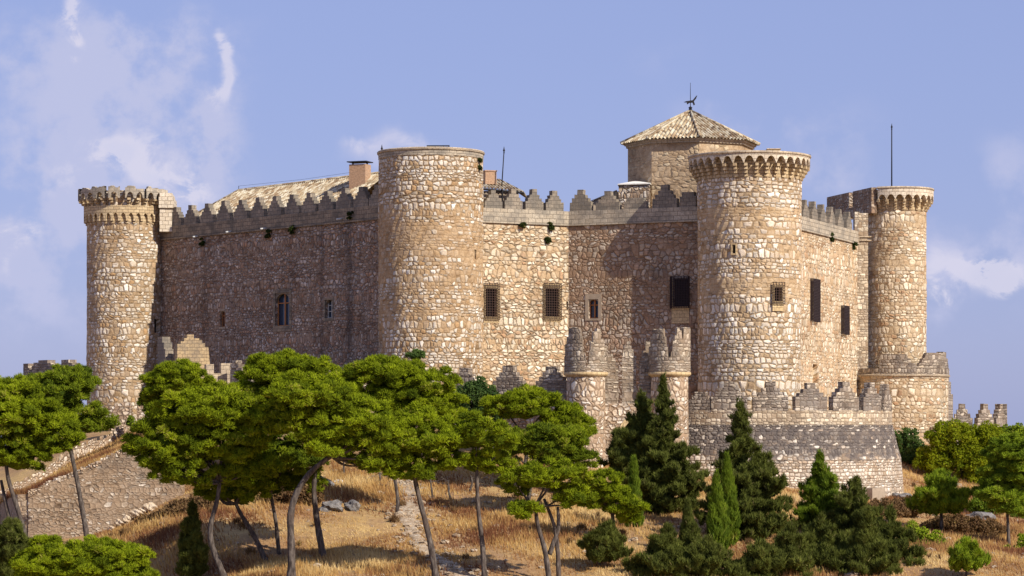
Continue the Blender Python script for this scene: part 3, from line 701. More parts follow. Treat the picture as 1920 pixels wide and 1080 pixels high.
tB = tower(B, 'plain middle round tower with a smooth rounded coping', 'towerB', 0, Z(289, 245) , [B.hole(890, 893.5, 468, 486)])
h = B.hole(890, 893.5, 468, 486); mb = MB(); c, d, n = B.frame((h[0] + h[1]) / 2); mb.box(c - n * .5, d, n, .5, .06, h[2] - .1, h[3] + .1); mb.build('arrow_slit', M['dark'], tB)
zB = Z(289, 245); mb = MB(); mb.lathe(B.c, [(4.93, zB - .02), (4.95, zB + .42), (5.0, zB + .42)], 64); mb.build('ashlar_band', M['parapet'], tB)
mb = MB(); mb.lathe(B.c, [(4.95, zB + .42), (5.04, zB + .46), (5.06, zB + .60), (4.98, zB + .70), (4.4, zB + .74), (.02, zB + .8)], 64); mb.build('coping', M['band'], tB, True)

hE1 = E.hole(1373, 1379, 459, 475); hE2 = E.hole(1451.5, 1465, 539, 564)
E.r1 = 4.7
tE = tower(E, 'big round tower with an intact machicolated crown near the gate', 'towerE', -2, Z(330, 243.5), [hE1, hE2])
window(E, hE1, tE, 'dark', None, (.12, .12, .15, 'gold')); window(E, hE2, tE, 'grille', 'small window with iron grille above golden blocks', (.2, .2, .95, 'gold'))
def crown(S, parent, zc, zs, za, zt, rp, n, a0, a1, phase=0.0):
    arch_ring(S.c, rp, rp - .42, zs, za, zt, n, a0, a1, gap=.16).build('machicolation', M['crown'], parent)
    k = 0
    while a0 + 2 * math.pi / n * k < a1 + .01:
        corbel(S.c, a0 + 2 * math.pi / n * k, S.r - .05, rp - .02, zc, zs + .02, parent, .30); k += 1
ztE = Z(287, 242.6); crown(E, tE, Z(332, 243.4), Z(305, 242.6), Z(291.5, 242.6), ztE, 5.62, 34, -2.55, 2.55)
mb = MB(); mb.lathe(E.c, [(5.2, ztE), (5.68, ztE), (5.74, ztE + .08), (5.72, ztE + .20), (5.5, ztE + .26), (.02, ztE + .2)], 72); mb.build('coping', M['band'], tE)
mb = MB(); mb.lathe(E.c, [(4.85, Z(332, 243)), (4.85, ztE)], 64); mb.build('upper_wall', M['corbel'], tE)
mb = MB(); mb.box((W(1452, 248), 249), (1, 0), (0, 1), 1.15, 1.0, ztE + .2, ztE + .95); mb.box((W(1452, 248), 249), (1, 0), (0, 1), 1.3, 1.15, ztE + .95, ztE + 1.03); mb.build('roof_hatch', M['gold'], tE)

tG = tower(G, 'slender right-hand round tower with a half-open machicolated crown', 'towerG', -2, Z(393, 287), [])
ztG = Z(354, 286.5); crown(G, tG, Z(394, 287), Z(374, 286.6), Z(365, 286.6), ztG, 4.1, 26, -.62, 2.45)
mb = MB(); mb.lathe(G.c, [(3.6, ztG), (4.14, ztG), (4.2, ztG + .1), (4.1, ztG + .25), (3.5, ztG + .27)], 40, -.64, 2.5); mb.build('coping', M['band'], tG)
mb = MB(); mb.lathe(G.c, [(3.35, Z(394, 287)), (3.35, ztG)], 48); mb.build('upper_wall', M['corbel'], tG)
gw = Wall((W(1639, 287), 287.0), (W(1555, 299.5), 299.5)); gw.n = -gw.n if gw.n[0] > 0 else gw.n
mb = MB(); zt0, zb0 = ztG + .2, Z(401, 288)
for u0, u1, zt in ((0, 5.3, zt0), (5.3, 6.4, zt0 - 1.7), (6.4, gw.L, zt0)):
    c = gw.p0 + gw.d * (u0 + u1) / 2; mb.box(c, gw.d, gw.n, u1 - u0, .6, zb0, zt, u0)
mb.build('flank_parapet', M['wallD'], tG)
mb = MB(); mb.box((W(1640, 292) , 296), (1, .2), (-.2, 1), 5.5, .5, zb0, zt0 - .6); mb.build('back_parapet', M['band'], tG)
mb = MB(); mb.box((W(1615, 286), 286.6), (1, 0), (0, 1), 1.4, 1.6, -2, Z(400, 286)); mb.box((W(1606, 286), 286.2), (1, 0), (0, 1), .5, 1.4, 5, Z(398, 286)); mb.build('pier', M['bastion'], tG)
for zz in (445, 452):
    mb = MB(); mb.box((W(1619, 286), 286.5), (1, 0), (0, 1), 1.62, 1.7, Z(zz, 286), Z(zz, 286) + .12); mb.build('string_course', M['band'], tG)

# --- tiled roofs
def tiles(mb, e0, e1, t0, t1, rib=.34, amp=.075, nv=10):
    """corrugated slope between the eave e0-e1 and the top edge t0-t1"""
    e0, e1, t0, t1 = [np.array(p, float) for p in (e0, e1, t0, t1)]
    L = np.linalg.norm(e1 - e0); n = max(2, int(L / rib)) * 4; nrm = np.cross(e1 - e0, (t0 + t1) / 2 - (e0 + e1) / 2); nrm /= np.linalg.norm(nrm)
    if nrm[2] < 0: nrm = -nrm
    H = np.linalg.norm((t0 + t1) / 2 - (e0 + e1) / 2)
    ed = (e1 - e0) / L
    def P(i, j):
        v = j / nv; a = e0 + (t0 - e0) * v; b = e1 + (t1 - e1) * v; u = L * i / n
        ua, ub = (a - e0) @ ed, (b - e0) @ ed
        u2 = min(max(u, ua), ub); q = a + (b - a) * ((u2 - ua) / (ub - ua) if ub - ua > 1e-6 else 0)
        return q + nrm * amp * (1 if i % 4 in (1, 2) else -.6) * (1 if j else 1), (u2, v * H)
    for i in range(n):
        for j in range(nv):
            a, b, c, d = P(i, j), P(i + 1, j), P(i + 1, j + 1), P(i, j + 1)
            if np.linalg.norm(np.array(a[0]) - b[0]) < 1e-4 and np.linalg.norm(np.array(c[0]) - d[0]) < 1e-4: continue
            mb.poly([a[0], b[0], c[0], d[0]], [a[1], b[1], c[1], d[1]])
def abp(s, w, z):   # point over the plan of the shaded wall: s along it, w behind it
    base = np.array([W(318, 278), 278.]); d = AB.d; n = -AB.n; q = base + d * s + n * w; return (q[0], q[1], z)
t1 = empty('tiled_building', abp(15, 7, 0), 'long building with a tiled hipped roof behind the shaded wall', 'building')
mb = MB(); mb.prism([abp(-1.5, 1.6, 0)[:2], abp(27, 1.6, 0)[:2], abp(27, 13, 0)[:2], abp(-1.5, 13, 0)[:2]], 2, 20.4); mb.build('wall', M['wallD'], t1)
mb = MB(); zr = 24.85
tiles(mb, abp(-1.6, .7, 20.5), abp(28, .7, 20.5), abp(2.5, 7, zr), abp(28, 7, zr + .1), nv=12)
tiles(mb, abp(-1.6, 13.4, 20.5), abp(-1.6, .7, 20.5), abp(2.5, 7.05, zr), abp(2.5, 7, zr), nv=12)
tiles(mb, abp(28, 13.4, 20.5), abp(-1.6, 13.4, 20.5), abp(28, 7, zr + .1), abp(2.5, 7, zr), nv=3)
rf = mb.build('roof', M['tile'], t1)
mb = MB(); mb.tube([abp(-1.6, .7, 20.6), abp(2.5, 7, zr + .05), abp(28, 7, zr + .15)], [.13, .13, .13], 8); mb.build('ridge_tiles', M['tile'], rf, True)
cY = 262.5; mb = MB(); mb.box((W(675, cY), cY), (.93, -.36), (.36, .93), 1.75, 1.35, Z(355, cY), Z(309, cY)); ch = mb.build('chimney', M['brick'], rf)
mb = MB(); mb.box((W(675, cY), cY), (.93, -.36), (.36, .93), 2.1, 1.7, Z(305, cY), Z(305, cY) + .09)
for sx in (-1, 1):
    for sy in (-1, 1): mb.box((W(675, cY) + sx * .7, cY + sy * .45), (1, 0), (0, 1), .12, .12, Z(309, cY), Z(305, cY))
mb.build('chimney_cap', M['iron'], ch)
p0 = abp(2.5, 7, zr); mb = MB(); mb.tube([p0, (p0[0], p0[1], zr + .5)], [.03, .03], 6)
p1 = (W(694, 263), 263, Z(318, 263)); mb.tube([(p0[0], p0[1], zr + .48), ((p0[0] + p1[0]) / 2, (p0[1] + p1[1]) / 2, (zr + .5 + p1[2]) / 2 - .15), p1], [.012] * 3, 4); mb.tube([(p1[0], 263, p1[2] - 1), p1], [.03, .03], 6)
mb.build('roof_wire', M['iron'], rf)
# second tiled building right of the middle tower
t2 = empty('tiled_building', (W(935, 266), 266, 0), 'tiled roof end with dark gutter between middle tower and flagpole', 'building')
Yt = 262.; xa, xb = W(880, Yt), W(976, Yt)
mb = MB(); mb.prism([(xa, Yt + .2), (W(972, Yt), Yt + 1.2), (W(972, Yt), Yt + 9), (xa, Yt + 9)], 2, Z(357, Yt)); mb.build('wall', M['plaster'], t2)
mb = MB(); tiles(mb, (xa, Yt - .4, Z(350, Yt)), (W(981, Yt), Yt + .9, Z(357.5, Yt)), (xa, Yt + 6.5, Z(338, Yt) + .75), (W(935, Yt), Yt + 6.5, Z(338, Yt) + .7), nv=8)
tiles(mb, (W(981, Yt), Yt + .9, Z(357.5, Yt)), (W(990, Yt + 9), Yt + 10, Z(357, Yt)), (W(935, Yt), Yt + 6.5, Z(338, Yt) + .7), (W(935, Yt), Yt + 6.6, Z(338, Yt) + .7), nv=8)
rf2 = mb.build('roof', M['tile'], t2)
mb = MB(); mb.tube([(xa, Yt - .5, Z(350, Yt) - .15), (W(982, Yt), Yt + .8, Z(357.5, Yt) - .15)], [.11, .11], 8); mb.tube([(W(942, Yt), Yt + .1, Z(355, Yt)), (W(942, Yt), Yt + .1, Z(420, Yt))], [.09, .09], 8); mb.build('gutter', M['iron'], rf2)
mb = MB(); mb.box((W(918, 265), 265), (.95, .3), (-.3, .95), 1.15, .95, Z(346, 265), Z(322, 265)); mb.box((W(918, 265), 265), (.95, .3), (-.3, .95), 1.3, 1.1, Z(322, 265), Z(320, 265)); mb.build('chimney', M['brick'], rf2)
# octagonal tower
OC = np.array([W(1294.5, 262), 262.]); Ro = 6.18; zo = Z(269, 257)
def oct_pts(r, off=0.0): return [OC + r * np.array([math.sin(R(4 + 45 * k)), -math.cos(R(4 + 45 * k))]) for k in range(8)]
t3 = empty('octagonal_tower', (*OC, 5), 'eight-sided tower with a tiled pyramid roof rising behind the battlements', 'tower')
mb = MB(); mb.prism(oct_pts(Ro), 5, zo); mb.build('wall', M['oct'], t3)
mb = MB(); mb.prism(oct_pts(Ro + .18), zo, zo + .22); mb.prism(oct_pts(Ro + .36), zo + .22, zo + .46); mb.build('cornice', M['band'], t3)
mb = MB(); ep = oct_pts(Ro + .72); ze = zo + .42; za = Z(209, 262)
for k in range(8):
    a, b = ep[k], ep[(k + 1) % 8]; m_ = (a + b) / 2
    sagz = lambda p: (*p, ze)
    tiles(mb, sagz(a), sagz(b), (*OC, za), (*OC, za), rib=.36, amp=.085, nv=10)
rf3 = mb.build('roof', M['tile'], t3)
mb = MB()
for k in range(8): mb.tube([(*ep[k], ze + .08), (*OC, za + .1)], [.15, .13], 8)
mb.build('ridge_tiles', M['tile'], rf3, True)
mb = MB(); mb.tube([(*OC, za), (*OC, Z(155, 262))], [.045, .018], 8)
mb.lathe(OC, [(.02, za), (.28, za + .1), (.12, za + .22), (.2, za + .38), (.05, za + .5)], 12)
zz = Z(191, 262); prof = [(-.75, -.05), (-.45, .08), (-.1, .12), (.25, .18), (.6, .62), (.75, .72), (.62, .35), (.38, .05), (.5, -.3), (.36, -.42), (.22, -.1), (-.15, -.14), (-.3, -.28), (-.42, -.22), (-.35, -.1)]
mb.profile(OC + np.array([0, -.05]), (1, 0), (0, 1), [(a * .9, zz + z * .9) for a, z in prof], .05)
mb.build('weather_vane', M['iron'], t3)
# small rubble annex with white mortar cap
t4 = empty('stone_annex', (W(1188, 259), 259, 15), 'small square rubble block with white mortar cap beside the eight-sided tower', 'outbuilding')
ax = [(W(1160, 257), 257), (W(1218, 256), 256), (W(1224, 262), 262), (W(1164, 262), 262)]
mb = MB(); mb.prism(ax, 12, Z(347, 257)); mb.build('wall', M['outer'], t4)
mb = MB(); c = np.mean(np.array(ax), 0); zc = Z(345, 257)
ax2 = [c + (np.array(p) - c) * 1.06 for p in ax]; mb.prism(ax2, Z(347, 257), zc)
for k in range(4): mb.poly([(*ax2[k], zc), (*ax2[(k + 1) % 4], zc), (*c, Z(335, 257))])
mb.build('cap', M['white_cap'], t4)
# low gabled building behind the half-shaded wall
t5 = empty('gabled_building', (W(1135, 262), 262, 15), 'low pale gable with terracotta edge behind the half-shaded battlements', 'building')
gp = [(W(1098, 262), Z(384, 262)), (W(1157, 262), Z(359, 262)), (W(1166, 262), Z(359, 262)), (W(1166, 262), 15), (W(1098, 262), 15)]
mb = MB(); mb.profile((0, 262.5), (1, 0), (0, 1), gp, 1.0); mb.build('wall', M['plaster'], t5)
mb = MB(); mb.tube([(W(1096, 262), 262, gp[0][1] + .05), (W(1157, 262), 262, gp[1][1] + .07)], [.1, .1], 6); mb.build('roof', M['tile'], t5)
mb = MB(); mb.box((W(1161, 260.5), 260.8), (1, 0), (0, 1), .8, .8, 17, Z(360, 260.5)); c5 = mb.build('chimney', M['gold'], t5)

# poles and rails on the towers
def pole(px, y0, y1, Y, r, label, lean=0.0, name='flagpole', cat='pole', kids=True):
    t = empty(name, (W(px, Y), Y, Z(y1, Y)), label, cat)
    mb = MB(); mb.tube([(W(px, Y), Y, Z(y1, Y)), (W(px + lean, Y), Y, Z(y0, Y))], [r, r * .8], 8); mb.build('pole', M['iron'], t, True)
    mb = MB(); mb.lathe((W(px + lean, Y), Y), [(.01, Z(y0, Y) + .5), (.07, Z(y0, Y) + .2), (.12, Z(y0, Y) + .12), (.05, Z(y0, Y) - .05), (.09, Z(y0, Y) - .15), (.01, Z(y0, Y) - .2)], 10); mb.build('finial', M['iron'], t, True)
    return t
pole(1672, 240, 349, 290, .075, 'tall upright rusty pole on the right-hand tower')
pole(940, 284, 362, 264, .06, 'leaning dark pole rising from the tiled roof end', 5)
tag(pole(716, 281, 290, 249, .05, 'small spiked finial on the rim of the middle tower', 0, 'lightning_rod', 'lightning rod'))
t = empty('roof_rail', (W(821, 250), 250, zB + .75), 'short low black rail on top of the middle tower', 'rail')
mb = MB(); zt = Z(273.5, 250)
mb.tube([(W(800, 250), 250, zt), (W(843, 250), 250, zt)], [.06, .06], 6); mb.build('rail', M['iron'], t)
for k in range(5): mb = MB(); x = W(801 + 10.2 * k, 250); mb.tube([(x, 250, zB + .7), (x, 250, zt)], [.05, .05], 6); mb.build('post', M['iron'], t)
mb = MB(); mb.tube([(W(1513, 248), 248, Z(290, 248)), (W(1520, 248), 248, Z(290, 248) - .05)], [.06, .05], 6); mb.build('waterspout', M['iron'], tE)

# --- outer works -----------------------------------------------------------------
# round bastion around the big tower
BC = E.c; RB = 13.15
tb = empty('round_bastion', (*BC, -6), 'broad round bastion with dark sloping base and stepped battlements below the big tower', 'bastion')
zb1, zb2, zb3 = Z(797, 235), Z(863, 234.5), -9.0
a0, a1 = -.62, 2.1
def ang(px, r=RB):
    lo, hi = -1.45, 1.45
    for _ in range(40):
        m_ = (lo + hi) / 2
        if (BC[0] + r * math.sin(m_)) / (BC[1] - r * math.cos(m_)) * F + HX < px: lo = m_
        else: hi = m_
    return lo
class Ring:
    def __init__(s, c, r): s.c = np.array(c); s.r = r
    def frame(s, u): a = u / s.r; n = np.array([math.sin(a), -math.cos(a)]); return s.c + n * s.r, np.array([math.cos(a), math.sin(a)]), n
mb = MB(); mb.lathe(BC, [(RB, zb1), (RB, zb1 + 1.32), (RB - .8, zb1 + 1.32), (RB - .8, zb1 - .6)], 60, a0, a1); mb.build('parapet', M['bastion'], tb)
mb = MB(); mb.lathe(BC, [(RB - .8, zb1 - .6), (.1, zb1 - .55)], 40, a0, a1); mb.build('terrace', M['plaster'], tb)
mb = MB(); mb.lathe(BC, [(RB + .85, zb2), (RB + .45, zb2 + 1.4), (RB + .12, zb1 - .25), (RB + .10, zb1), (RB, zb1)], 60, a0, a1); mb.build('sloping_base', M['glacis'], tb)
mb = MB(); mb.lathe(BC, [(RB + 1.25, zb3), (RB + .95, zb2 - 1.4), (RB + .83, zb2)], 60, a0, a1); mb.build('foot_wall', M['glacis'], tb)
RBr = Ring(BC, RB); zq = zb1 + 1.32
angs = [ang(1312)] + [ang(1366)] + [ang(1366) + .284 * k for k in range(1, 6)]
for i, a in enumerate(angs):
    merlon(RBr, a * RB, (2.0 if i == 0 else 3.1), (2.65 if i else 2.2), zq, tb, 'merlon_out', t=.62, seed=80 + i, inn=.33, ruin=(1 if i == 0 else 0), base=.45)
# dressed corner block low on the right of the bastion
mb = MB(); a = ang(1640, RB + 1.2); n_ = np.array([math.sin(a), -math.cos(a)]); mb.box(BC + n_ * (RB + 1.35), (math.cos(a), math.sin(a)), n_, 1.9, .6, -9, Z(915, 238)); o = mb.build('plinth_block', M['plaster'], tb)
# gatehouse: two turrets and a wall between
tg = empty('gatehouse', (W(1176, 233), 233, -5), 'small gatehouse with two round turrets and an arched gateway', 'gatehouse')
YG = 233.5
zt_l = Z(703, YG)
for i, (px, rs, rt, tops) in enumerate(((1098.5, 1.68, 1.9, 1), (1255.5, 1.62, 1.83, 2))):
    c = (W(px, YG), YG)
    mb = MB(); mb.lathe(c, [(rs + .1, -8), (rs, zt_l)], 32); tw = mb.build('turret', M['gate'], tg)
    tw['label'] = ('turret left of the gateway with a tall ruined parapet', 'turret right of the gateway with a broken toothed parapet')[i]
    mb = MB(); mb.lathe(c, [(rs, zt_l - .18), (rt + .04, zt_l), (rt + .06, zt_l + .14), (rt, zt_l + .25)], 32); mb.build('string_course', M['gold'], tw, True)
    # ruined parapet: outline of heights round the ring
    if i == 0: H = [(-3.2, 690), (-1.6, 668), (-1.32, 645), (-1.12, 632), (-.95, 614), (-.35, 618), (-.28, 630), (-.20, 660), (-.05, 688), (.04, 684), (.12, 660), (.2, 640), (.34, 622), (.52, 616), (.72, 636), (1.0, 648), (1.25, 668), (1.7, 690), (3.2, 690)]
    else: H = [(-3.2, 690), (-1.6, 650), (-1.25, 630), (-1.0, 617), (-.42, 616), (-.36, 632), (-.26, 650), (-.15, 668), (.02, 660), (.08, 640), (.2, 628), (.30, 614), (.42, 620), (.55, 634), (.66, 614), (1.25, 614), (1.5, 640), (1.8, 660), (3.2, 670)]
    def topf(a, j, H=H):
        for (a_, y_), (b_, y2) in zip(H[:-1], H[1:]):
            if a_ <= a < b_: return Z(y_, YG - 1.8) + .05 * math.sin(a * 17)
        return Z(690, YG)
    arch_ring(c, rt, rt - .45, zt_l + .24, zt_l + .25, 0, 60, -3.14, 3.14, top_fn=topf, ss=4).build('parapet', M['turret'], tw)
    mb = MB(); mb.lathe(c, [(rt - .3, zt_l + .5), (.02, zt_l + .5)], 24); mb.build('floor', M['plaster'], tw)
# wall between with two slots, central stepped merlon and arch
Yw = YG + .9; GW = Wall((W(1128, Yw), Yw), (W(1230, Yw), Yw))
a_c = W(1193, Yw); aw = 1.15; zs = Z(812, Yw); zgb = -8
mb = MB(); xl, xr = W(1128, Yw), W(1230, Yw); zt = Z(757, Yw)
arc = [(a_c + aw * math.cos(t), zs + aw * math.sin(t)) for t in np.linspace(math.pi, 0, 13)]
pl = [(xl, zgb), (a_c - aw, zgb)] + arc + [(a_c + aw, zgb), (xr, zgb), (xr, zt), (xl, zt)]
mb.profile((0, Yw), (1, 0), (0, 1), pl, 1.4); mb.build('wall', M['gate'], tg)
arc2 = [(a_c + (aw + .42) * math.cos(t), zs + (aw + .42) * math.sin(t)) for t in np.linspace(0, math.pi, 13)]
mb = MB(); mb.profile((0, Yw - .72), (1, 0), (0, 1), arc + arc2, .16); mb.build('arch', M['gold'], tg)
mb = MB(); mb.box((a_c, Yw + .85), (1, 0), (0, 1), 2.6, .1, zgb, zs + 1.3); mb.build('gateway_dark', M['dark'], tg)  # near-black sheet behind the arch: the gateway's inner dark put into colour
def stepped(x0, x1, pts, name='merlon'):
    mb = MB(); mb.profile((0, Yw - .1), (1, 0), (0, 1), [(W(p, Yw), Z(y, Yw)) for p, y in pts], .7, uo=random.random() * 9); return mb.build(name, M['turret'], tg)
stepped(0, 0, [(1166, 757.5), (1192, 757.5), (1192, 668), (1188, 668), (1188, 655), (1184, 655), (1184, 648), (1181, 648), (1181, 640), (1175, 640), (1175, 648), (1171, 648), (1171, 656), (1168, 656), (1168, 668), (1166, 668)])
stepped(0, 0, [(1132, 757.5), (1159, 757.5), (1159, 690), (1154, 690), (1154, 672), (1149, 672), (1149, 664), (1140, 664), (1140, 650), (1132, 650)])
stepped(0, 0, [(1199, 757.5), (1226, 757.5), (1226, 640), (1210, 640), (1210, 658), (1203, 658), (1203, 672), (1199, 672)])
# outer wall left of the gate
OW = Wall((W(780, 243), 243), (W(1066, 235), 235))
to = empty('outer_wall', (W(930, 240), 240, -4), 'low outer wall with grey stepped battlements left of the gatehouse', 'castle wall', 'outer walls')
zo1 = Z(733, 238); mb = MB(); c = OW.frame(OW.L / 2)[0]; mb.box(c, OW.d, OW.n, OW.L, .9, -6, zo1 - .6, 0); mb.build('wall', M['outer'], to)
mb = MB(); mb.box(c, OW.d, OW.n, OW.L, .8, zo1 - .6, zo1); mb.build('parapet', M['merlon_out'], to)
for i, px in enumerate((790, 873, 955, 1036)):
    merlon(OW, OW.u(px), 3.7, 2.35, zo1, to, 'merlon_out', t=.7, seed=100 + i, inn=0.05, base=.22, steps=4)
# right outer turret below the slender tower
HC = Cyl(1686, 288, 5.25); th = empty('round_turret', (*HC.c, -4), 'wide low turret with worn grey parapet below the slender right-hand tower', 'turret')
zh = Z(706, 283); mb = MB(); mb.lathe(HC.c, [(HC.r, -7), (HC.r, zh)], 44); mb.build('wall', M['towerG'], th)
mb = MB(); mb.lathe(HC.c, [(HC.r, zh), (HC.r + .18, zh + .06), (HC.r + .18, zh + .22), (HC.r, zh + .28)], 44); mb.build('string_course', M['band'], th)
HH = [(-3.2, 690), (-.60, 690), (-.55, 664), (-.02, 664), (.0, 672), (.10, 680), (.18, 686), (.22, 686), (.26, 680), (.33, 672), (.40, 665), (.42, 661), (.95, 661), (.97, 680), (1.3, 684), (1.34, 690), (3.2, 690)]
def toph(a, j):
    for (a_, y_), (b_, y2) in zip(HH[:-1], HH[1:]):
        if a_ <= a <= b_: return Z(y_, 283)
    return Z(690, 283)
arch_ring(HC.c, HC.r + .02, HC.r - .6, zh + .28, zh + .29, 0, 60, -3.14, 3.14, top_fn=toph, ss=3).build('parapet', M['merlon_out'], th)
HW = Wall((W(1762, 287), 287), (W(1781, 296), 296)); mb = MB()
for k, (u0, u1, yt) in enumerate(((0, 3, 661), (3, 4.4, 672), (4.4, 5.8, 690), (5.8, 7.4, 715), (7.4, 9.3, 738))):
    c = HW.p0 + HW.d * (u0 + u1) / 2; mb.box(c, HW.d, HW.n, u1 - u0, .7, -6, Z(yt, 290))
mb.build('side_parapet', M['merlon_out'], th)
# far right curved outer wall
KC = Ring((W(1788, 288), 288), 5.7); tk = empty('outer_wall', (*KC.c, -4), 'curved outer wall with stepped battlements at the far right edge of the castle', 'castle wall', 'outer walls')
zk = Z(800, 283); mb = MB(); mb.lathe(KC.c, [(5.7, -9), (5.7, zk), (5.0, zk)], 30, -.6, 2.2); mb.build('wall', M['outer'], tk)
for i, a in enumerate((.0, .47, .92, 1.36)): merlon(KC, a * 5.7, 2.15, 2.6, zk, tk, 'merlon_out', t=.6, seed=120 + i, inn=.33, base=.36)
# --- outer works on the left
def wallpiece(name, label, Y, pts, mat, t=.7, d=(1, 0), group='outer walls', part=None):
    mb = MB(); n = (-d[1], d[0]); c0 = np.array([W(pts[0][0], Y), Y]); k = d[0]
    mb.profile(c0, d, n, [((W(p, Y) - c0[0]) / k, Z(y, Y)) for p, y in pts], t, uo=random.random() * 9)
    o = mb.build(name, M[mat]); return tag(o, label, 'castle wall', group)
wallpiece('outer_wall', 'golden stepped battlement standing before the foot of the shaded wall', 262, [(328, 740), (388, 740), (388, 683), (385, 650), (379, 650), (379, 643), (374, 643), (374, 637), (369, 637), (369, 634), (359, 634), (359, 627), (347, 627), (347, 634), (342, 634), (342, 640), (336, 640), (336, 645), (330, 645)], 'old_gold', .8, (.9, .43))
wallpiece('outer_wall', 'narrow edge-on battlement between far-left tower and golden battlement', 266, [(303, 745), (323, 745), (323, 672), (321, 672), (321, 655), (318, 655), (318, 643), (314, 643), (314, 632), (303, 632)], 'merlon', .9, (.55, -.83))
wallpiece('outer_wall', 'pale squared block of wall above the pines below the shaded wall', 256, [(385, 745), (437, 745), (437, 681), (412, 681), (412, 700), (399, 700), (399, 683), (385, 683)], 'band', .8, (.95, .3))
wallpiece('outer_wall', 'dark stepped battlement descending right beside the pale squared block', 255, [(437.3, 745), (480, 745), (480, 712), (475, 712), (475, 704), (468, 704), (468, 697), (461, 697), (461, 690), (454, 690), (454, 683), (449, 683), (449, 676), (441, 676), (441, 682), (437.3, 682)], 'merlon_out', .8, (.75, -.66))
wallpiece('outer_wall', 'distant dark broken battlement at the far left against the sky', 305, [(51, 860), (168, 860), (168, 684), (160, 684), (160, 678), (143, 678), (143, 686), (118, 686), (118, 683), (110, 683), (110, 677), (88, 677), (88, 681), (76, 681), (76, 687), (72, 687), (72, 700), (66, 700), (66, 690), (63, 690), (63, 682), (51, 682)], 'merlon_out', 1.0, (.6, -.8))
# ruined rubble wall running down to the left, two upright stubs on top
tr = empty('rubble_wall', (W(230, 262), 262, -1), 'ruined rubble wall with two upright stubs below the far-left tower', 'castle wall', 'outer walls')
mb = MB(); Yr = 262
mb.profile((0, Yr), (1, 0), (0, 1), [(W(p, Yr), Z(y, Yr)) for p, y in [(209, 830), (247, 830), (247, 757), (243, 754), (232, 754), (221, 758), (209, 764)]], .9)
mb.profile((0, Yr), (1, 0), (0, 1), [(W(p, Yr), Z(y, Yr)) for p, y in [(258, 830), (292, 830), (292, 770), (284, 750), (268, 752), (258, 757)]], .9); mb.build('stub', M['outer'], tr)
rr = random.Random(5); top = []
pp = [(292, 782), (262, 785), (247, 790), (225, 802), (205, 815), (180, 826), (140, 840), (100, 866), (60, 892), (20, 912), (-60, 950)]
Pr = []
for (xa_, ya_), (xb_, yb_) in zip(pp[:-1], pp[1:]):
    for k in range(6): f = k / 6; Pr.append((xa_ + (xb_ - xa_) * f, ya_ + (yb_ - ya_) * f))
mb = MB()
for k in range(len(Pr) - 1):
    (x0, y0), (x1, y1) = Pr[k], Pr[k + 1]; Y0 = 258 - (292 - x0) * .075; Y1 = 258 - (292 - x1) * .075; j = rr.uniform(-.25, .25)
    zt0, zt1 = Z(y0, Y0) + j, Z(y1, Y1) + j
    p = [(W(x1, Y1), Y1 - .4), (W(x0, Y0), Y0 - .4), (W(x0, Y0), Y0 + .5), (W(x1, Y1), Y1 + .5)]
    mb.prism(p, [zt1 - 4, zt0 - 4, zt0 - 4, zt1 - 4], [zt1, zt0, zt0, zt1], k * .9)
mb.build('wall', M['outer'], tr)
# retaining wall and the grass bank on it
YR = 221; RTOP = [(55, 927), (100, 903), (150, 884), (200, 861), (250, 838), (300, 828), (345, 822)]
tw_ = empty('retaining_wall', (W(190, YR), YR, -9), 'big sloping stone retaining wall on the lower left hillside', 'wall')
mb = MB(); pf = [(W(55, YR), -13), (W(345, YR), -13)] + [(W(p, YR), Z(y, YR)) for p, y in RTOP[::-1]]
mb.profile((0, YR), (1, 0), (0, 1), pf, 1.0)
mb.prism([(W(55, YR) - .9, YR - .35), (W(55, YR) - .01, YR - .35), (W(20, YR + 9), YR + 9), (W(20, YR + 9) - .9, YR + 9)], -13, [Z(927, YR), Z(927, YR), Z(925, YR + 9), Z(925, YR + 9)]); mb.build('wall', M['retain'], tw_)
mb = MB(); rr = random.Random(8)
for k in range(46):      # uneven coping stones
    p = 57 + k * 4.7; yy = np.interp(p, [a for a, b in RTOP], [b for a, b in RTOP]); w_ = rr.uniform(.16, .26)
    hh = rr.uniform(.15, .4); mb.box((W(p, YR), YR - .05 + rr.uniform(-.1, .1)), (1, rr.uniform(-.15, .15)), (0, 1), w_, .9, Z(yy, YR) - .25, Z(yy, YR) + hh * .7, rr.random() * 9)
mb.build('coping', M['outer'], tw_)
mb = MB(); NB = 14
RT = np.array(RTOP, float)
def bankpt(f, g_):
    px = 30 + (360 - 30) * f; yt = np.interp(px, RT[:, 0], RT[:, 1]); a = np.array([W(px, YR + .4), YR + .4, Z(yt + 1, YR)])
    px2 = -20 + (300 + 20) * f; q = np.interp(px2, [p for p, _ in pp[::-1]], [y for _, y in pp[::-1]]); Y2 = 258 - (292 - px2) * .075 ; b = np.array([W(px2, Y2), Y2, Z(q + 22, Y2)])
    r = a + (b - a) * g_; r[2] += .15 * math.sin(r[0] * 1.3) * math.sin(r[1] * .9) * (g_ * (1 - g_) * 4); return r
for i in range(40):
    for j in range(NB):
        mb.poly([bankpt(i / 40, j / NB), bankpt((i + 1) / 40, j / NB), bankpt((i + 1) / 40, (j + 1) / NB), bankpt(i / 40, (j + 1) / NB)])
bank = mb.build('grass_bank', M['ground'], None, True); tag(bank, 'dry grassy bank above the retaining wall', None, kind='structure')
